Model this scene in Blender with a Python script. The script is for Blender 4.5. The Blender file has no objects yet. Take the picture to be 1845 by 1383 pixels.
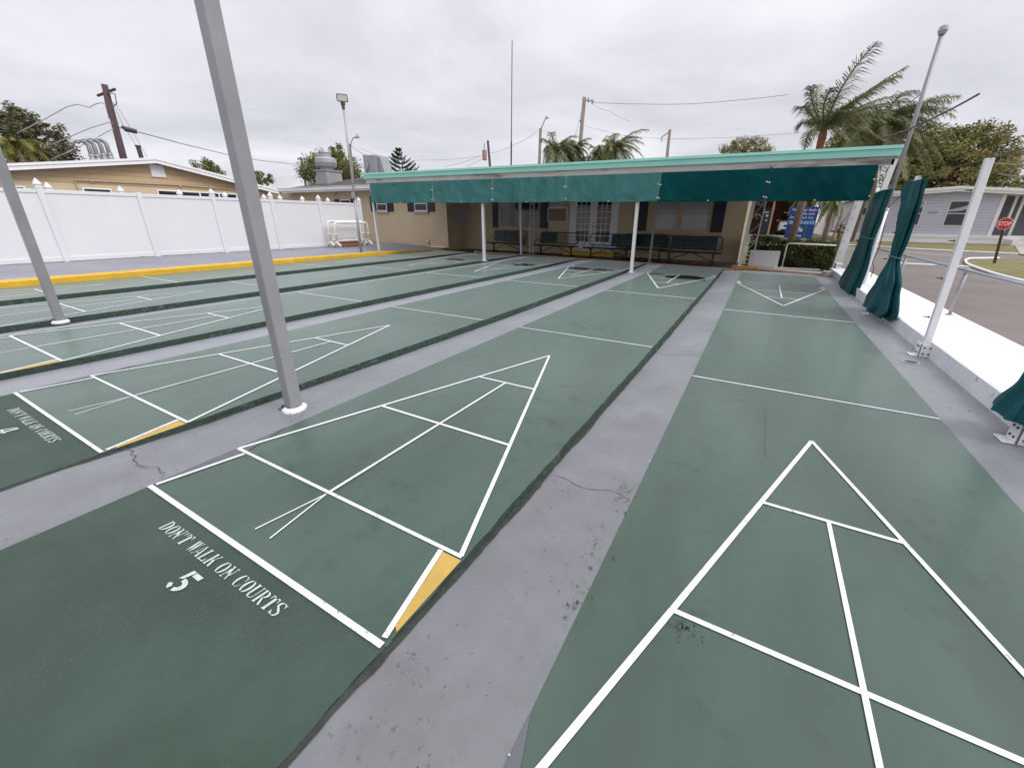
import bpy, math, random
from mathutils import Vector, Matrix, noise
random.seed(7)
R = math.radians
S = bpy.context.scene
COL = S.collection

# ------------------------------------------------------------------ camera
CAMP = dict(f=722.4659, yaw=-0.5065, pitch=0.3743, roll=0.0100, cx=23.826, cy=-13.107, H=1.421)
def cam_axes():
    y, p, r = CAMP['yaw'], CAMP['pitch'], CAMP['roll']
    f = Vector((math.sin(y)*math.cos(p), math.cos(y)*math.cos(p), -math.sin(p)))
    rt = Vector((math.cos(y), -math.sin(y), 0)); up = rt.cross(f)
    return rt*math.cos(r)+up*math.sin(r), -rt*math.sin(r)+up*math.cos(r), f
RT, UP, FW = cam_axes()
O = Vector((0, 0, CAMP['H']))
cd = bpy.data.cameras.new('camera'); cam = bpy.data.objects.new('camera', cd); COL.objects.link(cam)
cam.matrix_world = Matrix(((RT.x, UP.x, -FW.x, O.x), (RT.y, UP.y, -FW.y, O.y), (RT.z, UP.z, -FW.z, O.z), (0, 0, 0, 1)))
cd.sensor_width = 36; cd.sensor_fit = 'HORIZONTAL'; cd.lens = CAMP['f']/1845*36
cd.shift_x = -CAMP['cx']/1845; cd.shift_y = CAMP['cy']/1845
cd.clip_start = .05; cd.clip_end = 3000
S.camera = cam
S.render.resolution_x = 1024; S.render.resolution_y = 767

# ------------------------------------------------------------------ sky and light (overcast)
W = bpy.data.worlds.new("World"); S.world = W; W.use_nodes = True
nt = W.node_tree; nt.nodes.clear(); N = nt.nodes.new; Lk = nt.links.new
SUN_EL, SUN_AZ = R(50), R(88)
sky = N('ShaderNodeTexSky'); sky.sky_type = 'NISHITA'; sky.sun_disc = False
sky.sun_elevation = SUN_EL; sky.sun_rotation = SUN_AZ
tc = N('ShaderNodeTexCoord'); sep = N('ShaderNodeSeparateXYZ'); Lk(tc.outputs['Generated'], sep.inputs[0])
# cloud layer: project direction on a plane overhead
mx = N('ShaderNodeMath'); mx.operation = 'MAXIMUM'; Lk(sep.outputs['Z'], mx.inputs[0]); mx.inputs[1].default_value = 0.0
ad = N('ShaderNodeMath'); ad.operation = 'ADD'; Lk(mx.outputs[0], ad.inputs[0]); ad.inputs[1].default_value = .13
vd = N('ShaderNodeVectorMath'); vd.operation = 'DIVIDE'; Lk(tc.outputs['Generated'], vd.inputs[0])
cmb = N('ShaderNodeCombineXYZ')
for i in range(3): Lk(ad.outputs[0], cmb.inputs[i])
Lk(cmb.outputs[0], vd.inputs[1])
def wnoise(scale, detail, rough, dist=0):
    n = N('ShaderNodeTexNoise'); n.inputs['Scale'].default_value = scale; n.inputs['Detail'].default_value = detail
    n.inputs['Roughness'].default_value = rough; n.inputs['Distortion'].default_value = dist
    Lk(vd.outputs[0], n.inputs['Vector']); return n
n1 = wnoise(.75, 8, .58, .4)
cr = N('ShaderNodeValToRGB'); Lk(n1.outputs['Fac'], cr.inputs[0])
e = cr.color_ramp.elements
e[0].position = .34; e[0].color = (6.0, 6.0, 6.5, 1)
e[1].position = .68; e[1].color = (8.4, 8.35, 8.75, 1)
m_ = cr.color_ramp.elements.new(.5); m_.color = (7.1, 7.05, 7.6, 1)
# an overcast sky is much brighter overhead than near the horizon
mr = N('ShaderNodeMapRange'); Lk(sep.outputs['Z'], mr.inputs[0])
mr.inputs[1].default_value = .30; mr.inputs[2].default_value = .95; mr.inputs[3].default_value = 1.0; mr.inputs[4].default_value = 2.05
vs = N('ShaderNodeVectorMath'); vs.operation = 'SCALE'; Lk(cr.outputs[0], vs.inputs[0]); Lk(mr.outputs[0], vs.inputs['Scale'])
mixw = N('ShaderNodeMix'); mixw.data_type = 'RGBA'; mixw.inputs[0].default_value = .93
Lk(sky.outputs[0], mixw.inputs[6]); Lk(vs.outputs[0], mixw.inputs[7])
bg = N('ShaderNodeBackground'); bg.inputs[1].default_value = .112; Lk(mixw.outputs[2], bg.inputs[0])
wo = N('ShaderNodeOutputWorld'); Lk(bg.outputs[0], wo.inputs[0])

sd = bpy.data.lights.new('sun', 'SUN'); sd.energy = 2.1; sd.angle = R(28); sd.color = (1, .97, .92)
so = bpy.data.objects.new('sun', sd); COL.objects.link(so)
# light comes from the right and behind the camera
sv = Vector((math.sin(SUN_AZ)*math.cos(SUN_EL), math.cos(SUN_AZ)*math.cos(SUN_EL), math.sin(SUN_EL)))
so.rotation_euler = sv.to_track_quat('Z', 'Y').to_euler()
so.location = (10, -10, 30)
S.view_settings.view_transform = 'Standard'; S.view_settings.look = 'None'
S.view_settings.exposure = 0; S.view_settings.gamma = 1

# ------------------------------------------------------------------ pixel -> world helpers (photo pixel units 1845x1383)
def ray(x, y):
    return FW + RT*((x-922.5-CAMP['cx'])/CAMP['f']) - UP*((y-691-CAMP['cy'])/CAMP['f'])
def PY(x, y, Y): d = ray(x, y); return O + d*(Y/d.y)
def PX(x, y, X): d = ray(x, y); return O + d*(X/d.x)
def PZ(x, y, z=0): d = ray(x, y); return O + d*((z-O.z)/d.z)
def PD(x, y, D): d = ray(x, y); return O + d*(D/math.hypot(d.x, d.y))
TA, TB = -.28, .0105
def T(Y): return TA + TB*min(Y, 45)
def PT(x, y, h=0):
    d = ray(x, y); t = (TA+h-O.z)/(d.z-TB*d.y); return O + d*t
def mpp(D, x):     # metres per photo pixel for a vertical extent at ground distance D
    d = ray(x, 400); h = math.hypot(d.x, d.y); return D/h/CAMP['f']

# ------------------------------------------------------------------ materials
MATS = {}
def mat(name, col, rough=.6, var=.12, scale=6, detail=6, bump=0, bscale=60, metal=0, spec=.5, col2=None, c2=(.45, .6),
        c2scale=None, speck=None, spk=(.66, .7), spscale=40, rvar=0, stretch=None, sheen=0, coat=0, crough=.12):
    if name in MATS: return MATS[name]
    m = bpy.data.materials.new(name); m.use_nodes = True; t = m.node_tree; nn = t.nodes.new; lk = t.links.new
    b = t.nodes['Principled BSDF']; b.inputs['Metallic'].default_value = metal; b.inputs['Specular IOR Level'].default_value = spec
    b.inputs['Roughness'].default_value = rough; b.inputs['Coat Weight'].default_value = coat; b.inputs['Coat Roughness'].default_value = crough
    b.inputs['Sheen Weight'].default_value = sheen; b.inputs['Sheen Roughness'].default_value = .35; b.inputs['Sheen Tint'].default_value = (.75, .9, .85, 1) if 'green' in name else (.86, .9, .97, 1)
    tcn = nn('ShaderNodeNewGeometry'); vec = tcn.outputs['Position']
    if stretch:
        mp = nn('ShaderNodeMapping'); mp.inputs['Scale'].default_value = stretch; lk(vec, mp.inputs[0]); vec = mp.outputs[0]
    def nz(sc, de=6, ro=.6, v=None):
        n = nn('ShaderNodeTexNoise'); n.inputs['Scale'].default_value = sc; n.inputs['Detail'].default_value = de
        n.inputs['Roughness'].default_value = ro; lk(v or vec, n.inputs['Vector']); return n
    def mixc(fac, a, bb, typ='MIX'):
        x = nn('ShaderNodeMix'); x.data_type = 'RGBA'; x.blend_type = typ
        if isinstance(fac, float): x.inputs[0].default_value = fac
        else: lk(fac, x.inputs[0])
        for s_, c_ in ((6, a), (7, bb)):
            if isinstance(c_, tuple): x.inputs[s_].default_value = (*c_[:3], 1)
            else: lk(c_, x.inputs[s_])
        return x.outputs[2]
    def ramp(src, lo, hi):
        r_ = nn('ShaderNodeMapRange'); r_.inputs[1].default_value = lo; r_.inputs[2].default_value = hi; lk(src, r_.inputs[0]); return r_.outputs[0]
    n = nz(scale, detail)
    cur = mixc(ramp(n.outputs['Fac'], .3, .7), tuple(c*(1-var) for c in col), tuple(min(1, c*(1+var)) for c in col))
    if col2:
        n2 = nz(c2scale or scale*.5, 8, .65); cur = mixc(ramp(n2.outputs['Fac'], *c2), cur, col2)
    if speck:
        n3 = nz(spscale, 3, .7, tcn.outputs['Position']); n4 = nz(1.3, 3, .6, tcn.outputs['Position'])
        mu = nn('ShaderNodeMath'); mu.operation = 'MULTIPLY'; lk(ramp(n3.outputs['Fac'], *spk), mu.inputs[0]); lk(ramp(n4.outputs['Fac'], .42, .62), mu.inputs[1])
        cur = mixc(mu.outputs[0], cur, speck)
    lk(cur, b.inputs['Base Color'])
    if rvar:
        n5 = nz(scale*.7, 5, .6); r_ = nn('ShaderNodeMapRange'); lk(n5.outputs['Fac'], r_.inputs[0])
        r_.inputs[1].default_value = .3; r_.inputs[2].default_value = .7; r_.inputs[3].default_value = rough-rvar; r_.inputs[4].default_value = rough+rvar
        lk(r_.outputs[0], b.inputs['Roughness'])
    if bump:
        nb = nz(bscale, 4, .6, tcn.outputs['Position']); bp = nn('ShaderNodeBump'); bp.inputs['Strength'].default_value = bump; bp.inputs['Distance'].default_value = .01
        lk(nb.outputs['Fac'], bp.inputs['Height']); lk(bp.outputs[0], b.inputs['Normal'])
    MATS[name] = m; return m

def band_mat(name, col, dark, period, axis='Z', width=.12, rough=.6, var=.06, bump=.5):
    """siding / planks: thin shadow joints every `period` metres"""
    if name in MATS: return MATS[name]
    m = mat(name, col, rough, var); t = m.node_tree; nn = t.nodes.new; lk = t.links.new; b = t.nodes['Principled BSDF']
    g = nn('ShaderNodeNewGeometry'); s_ = nn('ShaderNodeSeparateXYZ'); lk(g.outputs['Position'], s_.inputs[0])
    dv = nn('ShaderNodeMath'); dv.operation = 'DIVIDE'; lk(s_.outputs[axis], dv.inputs[0]); dv.inputs[1].default_value = period
    fr = nn('ShaderNodeMath'); fr.operation = 'FRACT'; lk(dv.outputs[0], fr.inputs[0])
    r_ = nn('ShaderNodeMapRange'); lk(fr.outputs[0], r_.inputs[0]); r_.inputs[1].default_value = 0; r_.inputs[2].default_value = width
    old = b.inputs['Base Color'].links[0].from_socket
    x = nn('ShaderNodeMix'); x.data_type = 'RGBA'; lk(r_.outputs[0], x.inputs[0]); x.inputs[6].default_value = (*dark, 1); lk(old, x.inputs[7]); lk(x.outputs[2], b.inputs['Base Color'])
    bp = nn('ShaderNodeBump'); bp.inputs['Strength'].default_value = bump; bp.inputs['Distance'].default_value = .015; lk(fr.outputs[0], bp.inputs['Height']); bp.invert = True; lk(bp.outputs[0], b.inputs['Normal'])
    return m

GREEN = mat('court_green_paint', (.027, .060, .040), .44, .30, 1.0, 10, bump=.03, bscale=200, rvar=.08, speck=(.014, .028, .022), spk=(.54, .72), spscale=6, col2=(.048, .084, .064), c2=(.46, .74), c2scale=.9, spec=.6, stretch=(1.5, .55, 1), sheen=.55, coat=.16, crough=.15)
GREENM = mat('court_green_matt', (.028, .056, .038), .62, .18, 1.6, 8, bump=.5, bscale=260, rvar=.08, col2=(.046, .078, .060), c2=(.5, .75), speck=(.05, .08, .065), spk=(.55, .7), spscale=90)
RISER = mat('court_riser_green', (.022, .048, .034), .75, .3, 14, 8, bump=1.0, bscale=55, speck=(.10, .13, .11), spk=(.54, .64), spscale=22)
LANE = mat('lane_grey_paint', (.138, .142, .150), .42, .22, 1.3, 10, bump=.08, bscale=160, rvar=.10, speck=(.055, .048, .05), spk=(.61, .70), spscale=34, col2=(.092, .092, .100), c2=(.46, .70), c2scale=1.4, spec=.9, sheen=.9)
LANED = mat('lane_grey_dark_patch', (.10, .105, .12), .5, .12, 3, bump=.1)
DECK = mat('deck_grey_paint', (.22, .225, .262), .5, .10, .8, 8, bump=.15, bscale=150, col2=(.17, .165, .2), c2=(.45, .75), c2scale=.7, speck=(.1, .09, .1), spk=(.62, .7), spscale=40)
DECKD = mat('porch_floor_shade_grey', (.06, .055, .065), .55, .15, 1.2, 8, col2=(.08, .075, .085), c2=(.45, .7))  # floor tone lowered to put canopy shade into the colour
WLINE = mat('white_line_paint', (.68, .68, .69), .5, .06, 9, 6, bump=.1, bscale=120, speck=(.16, .20, .18), spk=(.55, .68), spscale=38, col2=(.55, .56, .56), c2=(.5, .75), c2scale=3, sheen=.3)
FXX = -16.70
STENC = mat('white_stencil_paint', (.50, .55, .53), .5, .14, 30, 6, speck=(.2, .28, .25), spk=(.5, .66), spscale=110)
YPAINT = mat('yellow_paint', (.46, .30, .06), .5, .12, 6, 8, bump=.2, bscale=90, speck=(.2, .15, .08), spk=(.6, .7), spscale=40)
YCURB = mat('yellow_curb_paint', (.60, .36, .02), .45, .12, 3, 8, bump=.3, bscale=60, col2=(.45, .25, .02), c2=(.55, .8), c2scale=2.5, speck=(.2, .14, .05), spk=(.62, .7), spscale=30)
CREAM = mat('worn_cream_paint', (.62, .52, .36), .55, .15, 10, speck=(.3, .25, .18), spk=(.5, .6))
CRACK = mat('crack_dark', (.08, .08, .086), .9)
WHITE = mat('white_metal_paint', (.76, .76, .77), .38, .05, 5, rvar=.05, speck=(.45, .42, .4), spk=(.68, .74), spscale=25)
GREYP = mat('grey_post_paint', (.27, .27, .285), .35, .10, 3, rvar=.08, bump=.1, speck=(.14, .10, .08), spk=(.64, .72), spscale=28)
VINYL = mat('white_vinyl', (.70, .70, .72), .45, .02, 1.5, col2=(.66, .66, .67), c2=(.5, .8), c2scale=.6)
PVC = mat('white_pvc', (.8, .78, .72), .35, .06, 8)
CONCW = mat('white_painted_concrete', (.86, .86, .89), .55, .03, 2, 8, bump=.25, bscale=60, col2=(.72, .72, .75), c2=(.55, .85), c2scale=1.2)
CURBG = mat('grey_white_curb_face', (.70, .71, .74), .6, .10, 3, 8, bump=.6, bscale=35, speck=(.25, .25, .27), spk=(.62, .7), spscale=14)
CONC = mat('bare_concrete', (.36, .34, .31), .8, .15, 4, bump=.4)
ASPH = mat('asphalt', (.165, .138, .130), .85, .12, .7, 10, bump=.5, bscale=120, col2=(.19, .165, .155), c2=(.45, .7), c2scale=.35, speck=(.07, .06, .06), spk=(.6, .7), spscale=22)
ASPH2 = mat('asphalt_light_patch', (.20, .185, .175), .85, .12, 1.2, 8, bump=.4)
DRYG = mat('dry_grass', (.20, .155, .06), .9, .25, 4, 10, bump=1, bscale=60, col2=(.12, .13, .035), c2=(.42, .62), c2scale=1.1)
GRASS = mat('green_grass', (.12, .125, .035), .9, .25, 3, 10, bump=1, bscale=60, col2=(.19, .16, .055), c2=(.45, .65), c2scale=.8)
BEIGE = mat('beige_stucco', (.58, .465, .315), .75, .05, 1.2, 8, bump=.35, bscale=120, col2=(.53, .40, .27), c2=(.5, .8), c2scale=.7)
BEIGE2 = mat('beige_trim', (.50, .38, .26), .6, .08)
BSID = band_mat('beige_siding', (.50, .36, .21), (.2, .13, .07), .2, 'Z', .10)
LAV = band_mat('lavender_siding', (.52, .52, .62), (.27, .27, .36), .19, 'Z', .14)
WSID = band_mat('white_siding', (.72, .72, .72), (.42, .42, .44), .2, 'Z', .14)
SOFF = mat('white_trim', (.80, .80, .80), .5, .04, 3, speck=(.5, .48, .45), spk=(.66, .74), spscale=8)
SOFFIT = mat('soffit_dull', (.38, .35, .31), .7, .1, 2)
SHING = mat('grey_shingle', (.085, .078, .075), .95, .25, 5, 8, bump=1, bscale=25, spec=.1, col2=(.125, .115, .11), c2=(.45, .65), stretch=(1, 1, 3))
MINT = mat('mint_fascia_paint', (.30, .66, .56), .4, .05, 1.5, col2=(.25, .58, .49), c2=(.5, .8), c2scale=.8)
MINTL = mat('mint_drip_edge', (.36, .76, .66), .3, .04, 2)
BEAMW = mat('weathered_white_beam', (.50, .47, .45), .7, .15, 4, 8, stretch=(.25, 1, 2), col2=(.17, .13, .12), c2=(.52, .68), c2scale=3)
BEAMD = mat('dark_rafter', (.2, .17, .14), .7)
TEALF = mat('faded_teal_canvas', (.056, .182, .176), .8, .12, 1.2, 8, bump=.25, bscale=300, col2=(.07, .205, .195), c2=(.45, .7), c2scale=1.6, speck=(.025, .12, .115), spk=(.52, .7), spscale=3.5, spec=.15, stretch=(2.2, 1, .5))
TEALD = mat('deep_teal_canvas', (.002, .064, .066), .8, .15, 1.5, 8, bump=.2, bscale=300, spec=.08, col2=(.001, .042, .045), c2=(.45, .7))
TEALB = mat('bundled_teal_canvas', (.004, .068, .082), .5, .18, 4, 8, bump=.2, bscale=200, spec=.25, col2=(.010, .095, .105), c2=(.5, .75))
HEM = mat('teal_hem', (.03, .16, .15), .6, .1, 3)
GROM = mat('grommet_metal', (.7, .68, .66), .35, .1, 20, metal=.5)
BENCH = mat('bench_green_coating', (.002, .024, .027), .42, .15, 8, speck=(.01, .05, .05))
BENCHB = mat('bench_black_tube', (.006, .010, .012), .4, .1, 8)
GALV = mat('galvanised_steel', (.36, .37, .39), .5, .08, 3, metal=.3, rvar=.05)
GALVD = mat('dull_galvanised', (.33, .34, .36), .5, .15, 6, metal=.4)
NAVY = mat('navy_shutter', (.012, .012, .028), .5, .1)
GLASS = mat('dark_window_glass', (.02, .022, .03), .08, .2, 2, spec=.6)
GLASSB = mat('window_with_blind', (.34, .35, .38), .15, .1, 6, stretch=(1, 1, 12), spec=.6)
LACE = mat('lace_curtain', (.42, .41, .46), .7, .2, 14, stretch=(3, 1, .6))
LACEP = mat('patterned_curtain', (.36, .28, .25), .7, .35, 22)
BOARDD = mat('grey_metal_panel', (.45, .45, .46), .5, .05, 2)
NOTICE = mat('brown_notice_board', (.30, .20, .15), .7, .06)
COPPER = mat('salmon_painted_pipe', (.60, .36, .27), .5, .2, 2.5, col2=(.70, .24, .04), c2=(.52, .62), c2scale=.9)
ORANGE = mat('orange_paint', (.62, .26, .03), .5, .15, 5)
WOODB = mat('brown_board', (.25, .085, .035), .55, .3, 5, 8, stretch=(.4, 4, 1))
WPOLE = mat('weathered_wood_pole', (.22, .18, .16), .85, .2, 3, 8, bump=.4, stretch=(2, 2, .3))
WPOLED = mat('dark_wood_pole', (.085, .05, .055), .85, .2, 3, 8, stretch=(2, 2, .3))
WIRE = mat('cable_black', (.05, .05, .055), .6)
LENS = mat('floodlight_lens', (.62, .6, .55), .25, .1, 30)
DARKM = mat('dark_metal', (.05, .05, .055), .5)
RUST = mat('brown_sign_post', (.075, .022, .025), .7, .2, 5)
SIGNR = mat('red_sign_face', (.55, .02, .025), .4, .05)
SIGNW = mat('white_sign_ink', (.85, .84, .84), .4, .03)
CARW = mat('white_car_paint', (.72, .72, .73), .2, .02, coat=.5)
CARG = mat('car_glass', (.015, .016, .018), .06)
BRN = mat('dark_brown_wall', (.42, .20, .14), .8, .3, 4)
BLUE = mat('banner_blue', (.010, .055, .30), .5, .15, 2, col2=(.012, .04, .22), c2=(.45, .6))
BLUEL = mat('banner_light_blue', (.02, .19, .46), .5, .1, 2)
GRNB = mat('banner_green_edge', (.015, .14, .12), .5, .1)
TRUNK = mat('bark', (.12, .085, .06), .9, .3, 8, 8, bump=.8, bscale=20)
PTRUNK = mat('palm_trunk', (.20, .145, .11), .85, .25, 5, 8, stretch=(1, 1, 6))
PSHAFT = mat('palm_boot_orange', (.26, .11, .05), .7, .25, 6)
LATT = mat('white_iron', (.62, .62, .62), .45, .12, 12, speck=(.25, .2, .17), spk=(.6, .68), spscale=30)

def leafmat(name, a, b_, sc=.6):
    m = mat(name, a, .55, .35, 3, 4, col2=b_, c2=(.42, .6), c2scale=sc, spec=.3); return m
L_DARK = leafmat('leaf_dark_olive', (.08, .095, .045), (.15, .125, .075))
L_GRN = leafmat('leaf_green', (.09, .12, .035), (.17, .18, .05))
L_OLV = leafmat('leaf_olive_brown', (.25, .20, .075), (.15, .155, .05))
L_YEL = leafmat('leaf_yellow_green', (.16, .16, .03), (.09, .11, .025))
L_PALM = leafmat('palm_leaf', (.12, .15, .055), (.20, .20, .09), 1.2)
L_PALMD = leafmat('palm_leaf_dry', (.20, .15, .07), (.12, .11, .05), 1.2)
L_PINE = leafmat('pine_leaf', (.03, .055, .03), (.06, .075, .045))
L_HEDGE = leafmat('hedge_leaf', (.06, .085, .022), (.14, .16, .04), 2.5)
L_HEDGR = leafmat('hedge_leaf_red', (.09, .04, .03), (.05, .055, .02), 2.5)

# ------------------------------------------------------------------ mesh builder and tagging
class MB:
    def __init__(s): s.v = []; s.f = []; s.m = []
    def add(s, vs, fs, mi=0):
        o = len(s.v); s.v += [tuple(v) for v in vs]; s.f += [tuple(i+o for i in f) for f in fs]; s.m += [mi]*len(fs); return s
    def box(s, a, b, mi=0):
        x0, y0, z0 = a; x1, y1, z1 = b
        return s.add([(x0,y0,z0),(x1,y0,z0),(x1,y1,z0),(x0,y1,z0),(x0,y0,z1),(x1,y0,z1),(x1,y1,z1),(x0,y1,z1)],
                     [(0,3,2,1),(4,5,6,7),(0,1,5,4),(1,2,6,5),(2,3,7,6),(3,0,4,7)], mi)
    def beam(s, a, b, w, h, up=(0,0,1), mi=0):
        a = Vector(a); b = Vector(b); d = (b-a).normalized(); u = Vector(up); sd_ = d.cross(u)
        if sd_.length < 1e-4: sd_ = d.cross(Vector((0,1,0)))
        sd_.normalize(); u = sd_.cross(d).normalized()
        vs = [p+sd_*i*w/2+u*j*h/2 for p in (a, b) for i, j in ((-1,-1),(1,-1),(1,1),(-1,1))]
        return s.add(vs, [(3,2,1,0),(4,5,6,7),(0,1,5,4),(1,2,6,5),(2,3,7,6),(3,0,4,7)], mi)
    def tube(s, pts, r, n=8, mi=0, caps=True):
        pts = [Vector(p) for p in pts]; rs = r if isinstance(r, (list, tuple)) else [r]*len(pts); rings = []
        u = None
        for i, p in enumerate(pts):
            d = (pts[min(i+1, len(pts)-1)]-pts[max(i-1, 0)])
            d = d.normalized() if d.length > 1e-9 else Vector((0,0,1))
            if u is None: u = d.orthogonal().normalized()
            else:
                u = (u-d*u.dot(d)); u = u.normalized() if u.length > 1e-6 else d.orthogonal().normalized()
            w = d.cross(u); rings.append([p+(u*math.cos(2*math.pi*k/n)+w*math.sin(2*math.pi*k/n))*rs[i] for k in range(n)])
        vs = [v for rg in rings for v in rg]; fs = []
        for i in range(len(pts)-1):
            for k in range(n): fs.append((i*n+k, i*n+(k+1)%n, (i+1)*n+(k+1)%n, (i+1)*n+k))
        if caps: fs += [tuple(range(n))[::-1], tuple(range((len(pts)-1)*n, len(pts)*n))]
        return s.add(vs, fs, mi)
    def poly(s, pts, z0=None, z1=None, mi=0):      # vertical prism if z0,z1 else flat polygon
        n = len(pts)
        if z0 is None: return s.add(pts, [tuple(range(n))], mi)
        vs = [(p[0], p[1], z0) for p in pts]+[(p[0], p[1], z1) for p in pts]
        return s.add(vs, [tuple(range(n))[::-1], tuple(range(n, 2*n))]+[(i, (i+1)%n, n+(i+1)%n, n+i) for i in range(n)], mi)
    def extr(s, pts, dv, mi=0):
        n = len(pts); pts = [Vector(p) for p in pts]; dv = Vector(dv); vs = pts+[p+dv for p in pts]
        return s.add(vs, [tuple(range(n)), tuple(range(n, 2*n))[::-1]]+[(i, n+i, n+(i+1)%n, (i+1)%n) for i in range(n)], mi)
    def lathe(s, prof, c, n=16, mi=0):
        cx, cy, cz = c; vs = []; fs = []
        for r, z in prof:
            for k in range(n): vs.append((cx+r*math.cos(2*math.pi*k/n), cy+r*math.sin(2*math.pi*k/n), cz+z))
        m = len(prof)
        for i in range(m-1):
            for k in range(n): fs.append((i*n+k, i*n+(k+1)%n, (i+1)*n+(k+1)%n, (i+1)*n+k))
        fs += [tuple(range(n))[::-1], tuple(range((m-1)*n, m*n))]
        return s.add(vs, fs, mi)
    def build(s, name, mats, parent=None, smooth=False, bev=0, root_loc=None):
        me = bpy.data.meshes.new(name); me.from_pydata(s.v, [], s.f)
        for m in (mats if isinstance(mats, (list, tuple)) else [mats]): me.materials.append(m)
        me.polygons.foreach_set('material_index', s.m)
        if smooth: me.polygons.foreach_set('use_smooth', [True]*len(s.f))
        me.update(); o = bpy.data.objects.new(name, me); COL.objects.link(o)
        if parent is not None:
            o.parent = parent
            if parent.type == 'EMPTY': o.location = -parent.location
        if bev:
            b = o.modifiers.new('bevel', 'BEVEL'); b.width = bev; b.segments = 2; b.limit_method = 'ANGLE'
        return o
def tag(o, label=None, cat=None, group=None, kind=None):
    if label: o['label'] = label
    if cat: o['category'] = cat
    if group: o['group'] = group
    if kind: o['kind'] = kind
    return o
def thing(name, label, cat, loc=(0,0,0), group=None):
    o = bpy.data.objects.new(name, None); COL.objects.link(o); o.location = loc; o.empty_display_size = .2
    return tag(o, label, cat, group)
def struct(name, mb, m, **k): return tag(mb.build(name, m, **k), kind='structure')
def copy_tree(o, parent=None):
    c = o.copy(); COL.objects.link(c); c.parent = parent
    for ch in list(o.children): copy_tree(ch, c)
    return c

# ------------------------------------------------------------------ GROUND, ROAD
g = MB()
for y0, y1 in ((-150, 45), (45, 900)):
    g.add([(-900, y0, T(y0)-.03), (900, y0, T(y0)-.03), (900, y1, T(y1)-.03), (-900, y1, T(y1)-.03)], [(0,1,2,3)])
struct('ground', g, GRASS)

def sheet(name, px, h, m, thick=0):
    b = MB(); pts = [p if isinstance(p, Vector) else PT(p[0], p[1], h) for p in px]
    if thick: b.extr([p-Vector((0,0,thick)) for p in pts][::-1], (0,0,thick))
    else: b.poly(pts)
    return struct(name, b, m)
def TV(x, y, h=0): return Vector((x, y, T(y)+h))
# asphalt road and crossing beyond the raised strip
lawn_edge = [PT(x, y, .02) for x, y in ((1380, 441), (1500, 440), (1560, 442), (1640, 447.6), (1718, 451.5), (1770, 454), (1835, 457))]
b = MB(); rp = [TV(2.2, -6, .0), TV(70, -6, .0)]+[TV(70, 34, 0)]+[Vector((p.x, p.y, p.z-.02)) for p in lawn_edge[::-1]]+[TV(2.2, 24, 0)]
b.poly(rp); struct('road', b, ASPH)
sheet('road_patch', [(1500, 447), (1640, 456), (1700, 461), (1735, 464), (1735, 459), (1640, 452), (1530, 445)], .006, ASPH2)
b = MB(); b.poly([PT(x, y, .010) for x, y in ((1600, 471.2), (1745, 478.2), (1749, 480.4), (1600, 473))]); struct('road_marking', b, WLINE)
# lawn before the lavender house
b = MB(); lw = [PT(x, y, .03) for x, y in ((1380, 441), (1500, 440), (1560, 442), (1640, 447.6), (1718, 451.5), (1770, 454), (1835, 457))]
b.extr([p-Vector((0,0,.1)) for p in lw]+[TV(16.5, 41.5, -.07), TV(-8, 60, -.07), TV(-8, lw[0].y, -.07)], (0,0,.1)); o = struct('lawn', b, DRYG)
b = MB(); b.tube([p+Vector((0,0,.01)) for p in lw], .04, 6); tag(b.build('kerb', CONCW), kind='structure')
# island lawn with white kerb around the stop sign
isl = [(1748, 464.8), (1741, 466.5), (1739, 469.5), (1743, 474.5), (1755, 479.5), (1770, 485), (1790, 491.5), (1809, 497), (1850, 507)]
iv = [PT(x, y, .03) for x, y in isl]
b = MB(); b.extr([p-Vector((0,0,.1)) for p in iv]+[TV(26, 20, -.07), TV(30, 27, -.07)], (0,0,.1)); struct('grass_island', b, DRYG)
b = MB(); b.tube([PT(x, y, .05) for x, y in [(1800, 464.2)]+isl], .04, 6); tag(b.build('kerb', CONCW), kind='structure')
b = MB(); b.poly([PT(x, y, .012) for x, y in ((1826, 497), (1860, 494), (1870, 512), (1838, 502))]); struct('pavement', b, CONC)
b = MB(); b.poly([PT(x, y, .05) for x, y in ((1828, 441), (1870, 444), (1880, 462), (1838, 457))]); struct('driveway', b, CONC)

# ------------------------------------------------------------------ COURTS
XK = [-11.73, -9.291, -6.797, -4.239, -1.807, .562]
ZK = [.078, .060, .051, .045, .019, 0.0]
YK = [-.092+.7, .619, .599, .595, .604, -.099]
YK[0] = -.092
FT = .3048; HW = .9144
NEAR = [.078, .078, .055, .036, .026]
def step(k, Y):
    n = NEAR[k]
    if k >= 3 and Y < 1.2: n = .006+(n-.006)*max(0, (Y-.45)/.75)
    t = min(1, max(0, (Y-.5)/4.5)); s_ = n+(.085-n)*t
    t2 = min(1, max(0, (Y-11)/3)); return s_*(1-t2)+.035*t2
def pl_line(mb, k, a, b_, w, h=.004):
    z = ZK[k]+h; a = Vector((a[0], a[1], z)); b_ = Vector((b_[0], b_[1], z)); d = (b_-a).normalized(); n = Vector((-d.y, d.x, 0))*w/2
    mb.add([a-n, b_-n, b_+n, a+n], [(0,1,2,3)])
def isect(a, b_, c, d):     # 2D helper
    return None
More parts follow.
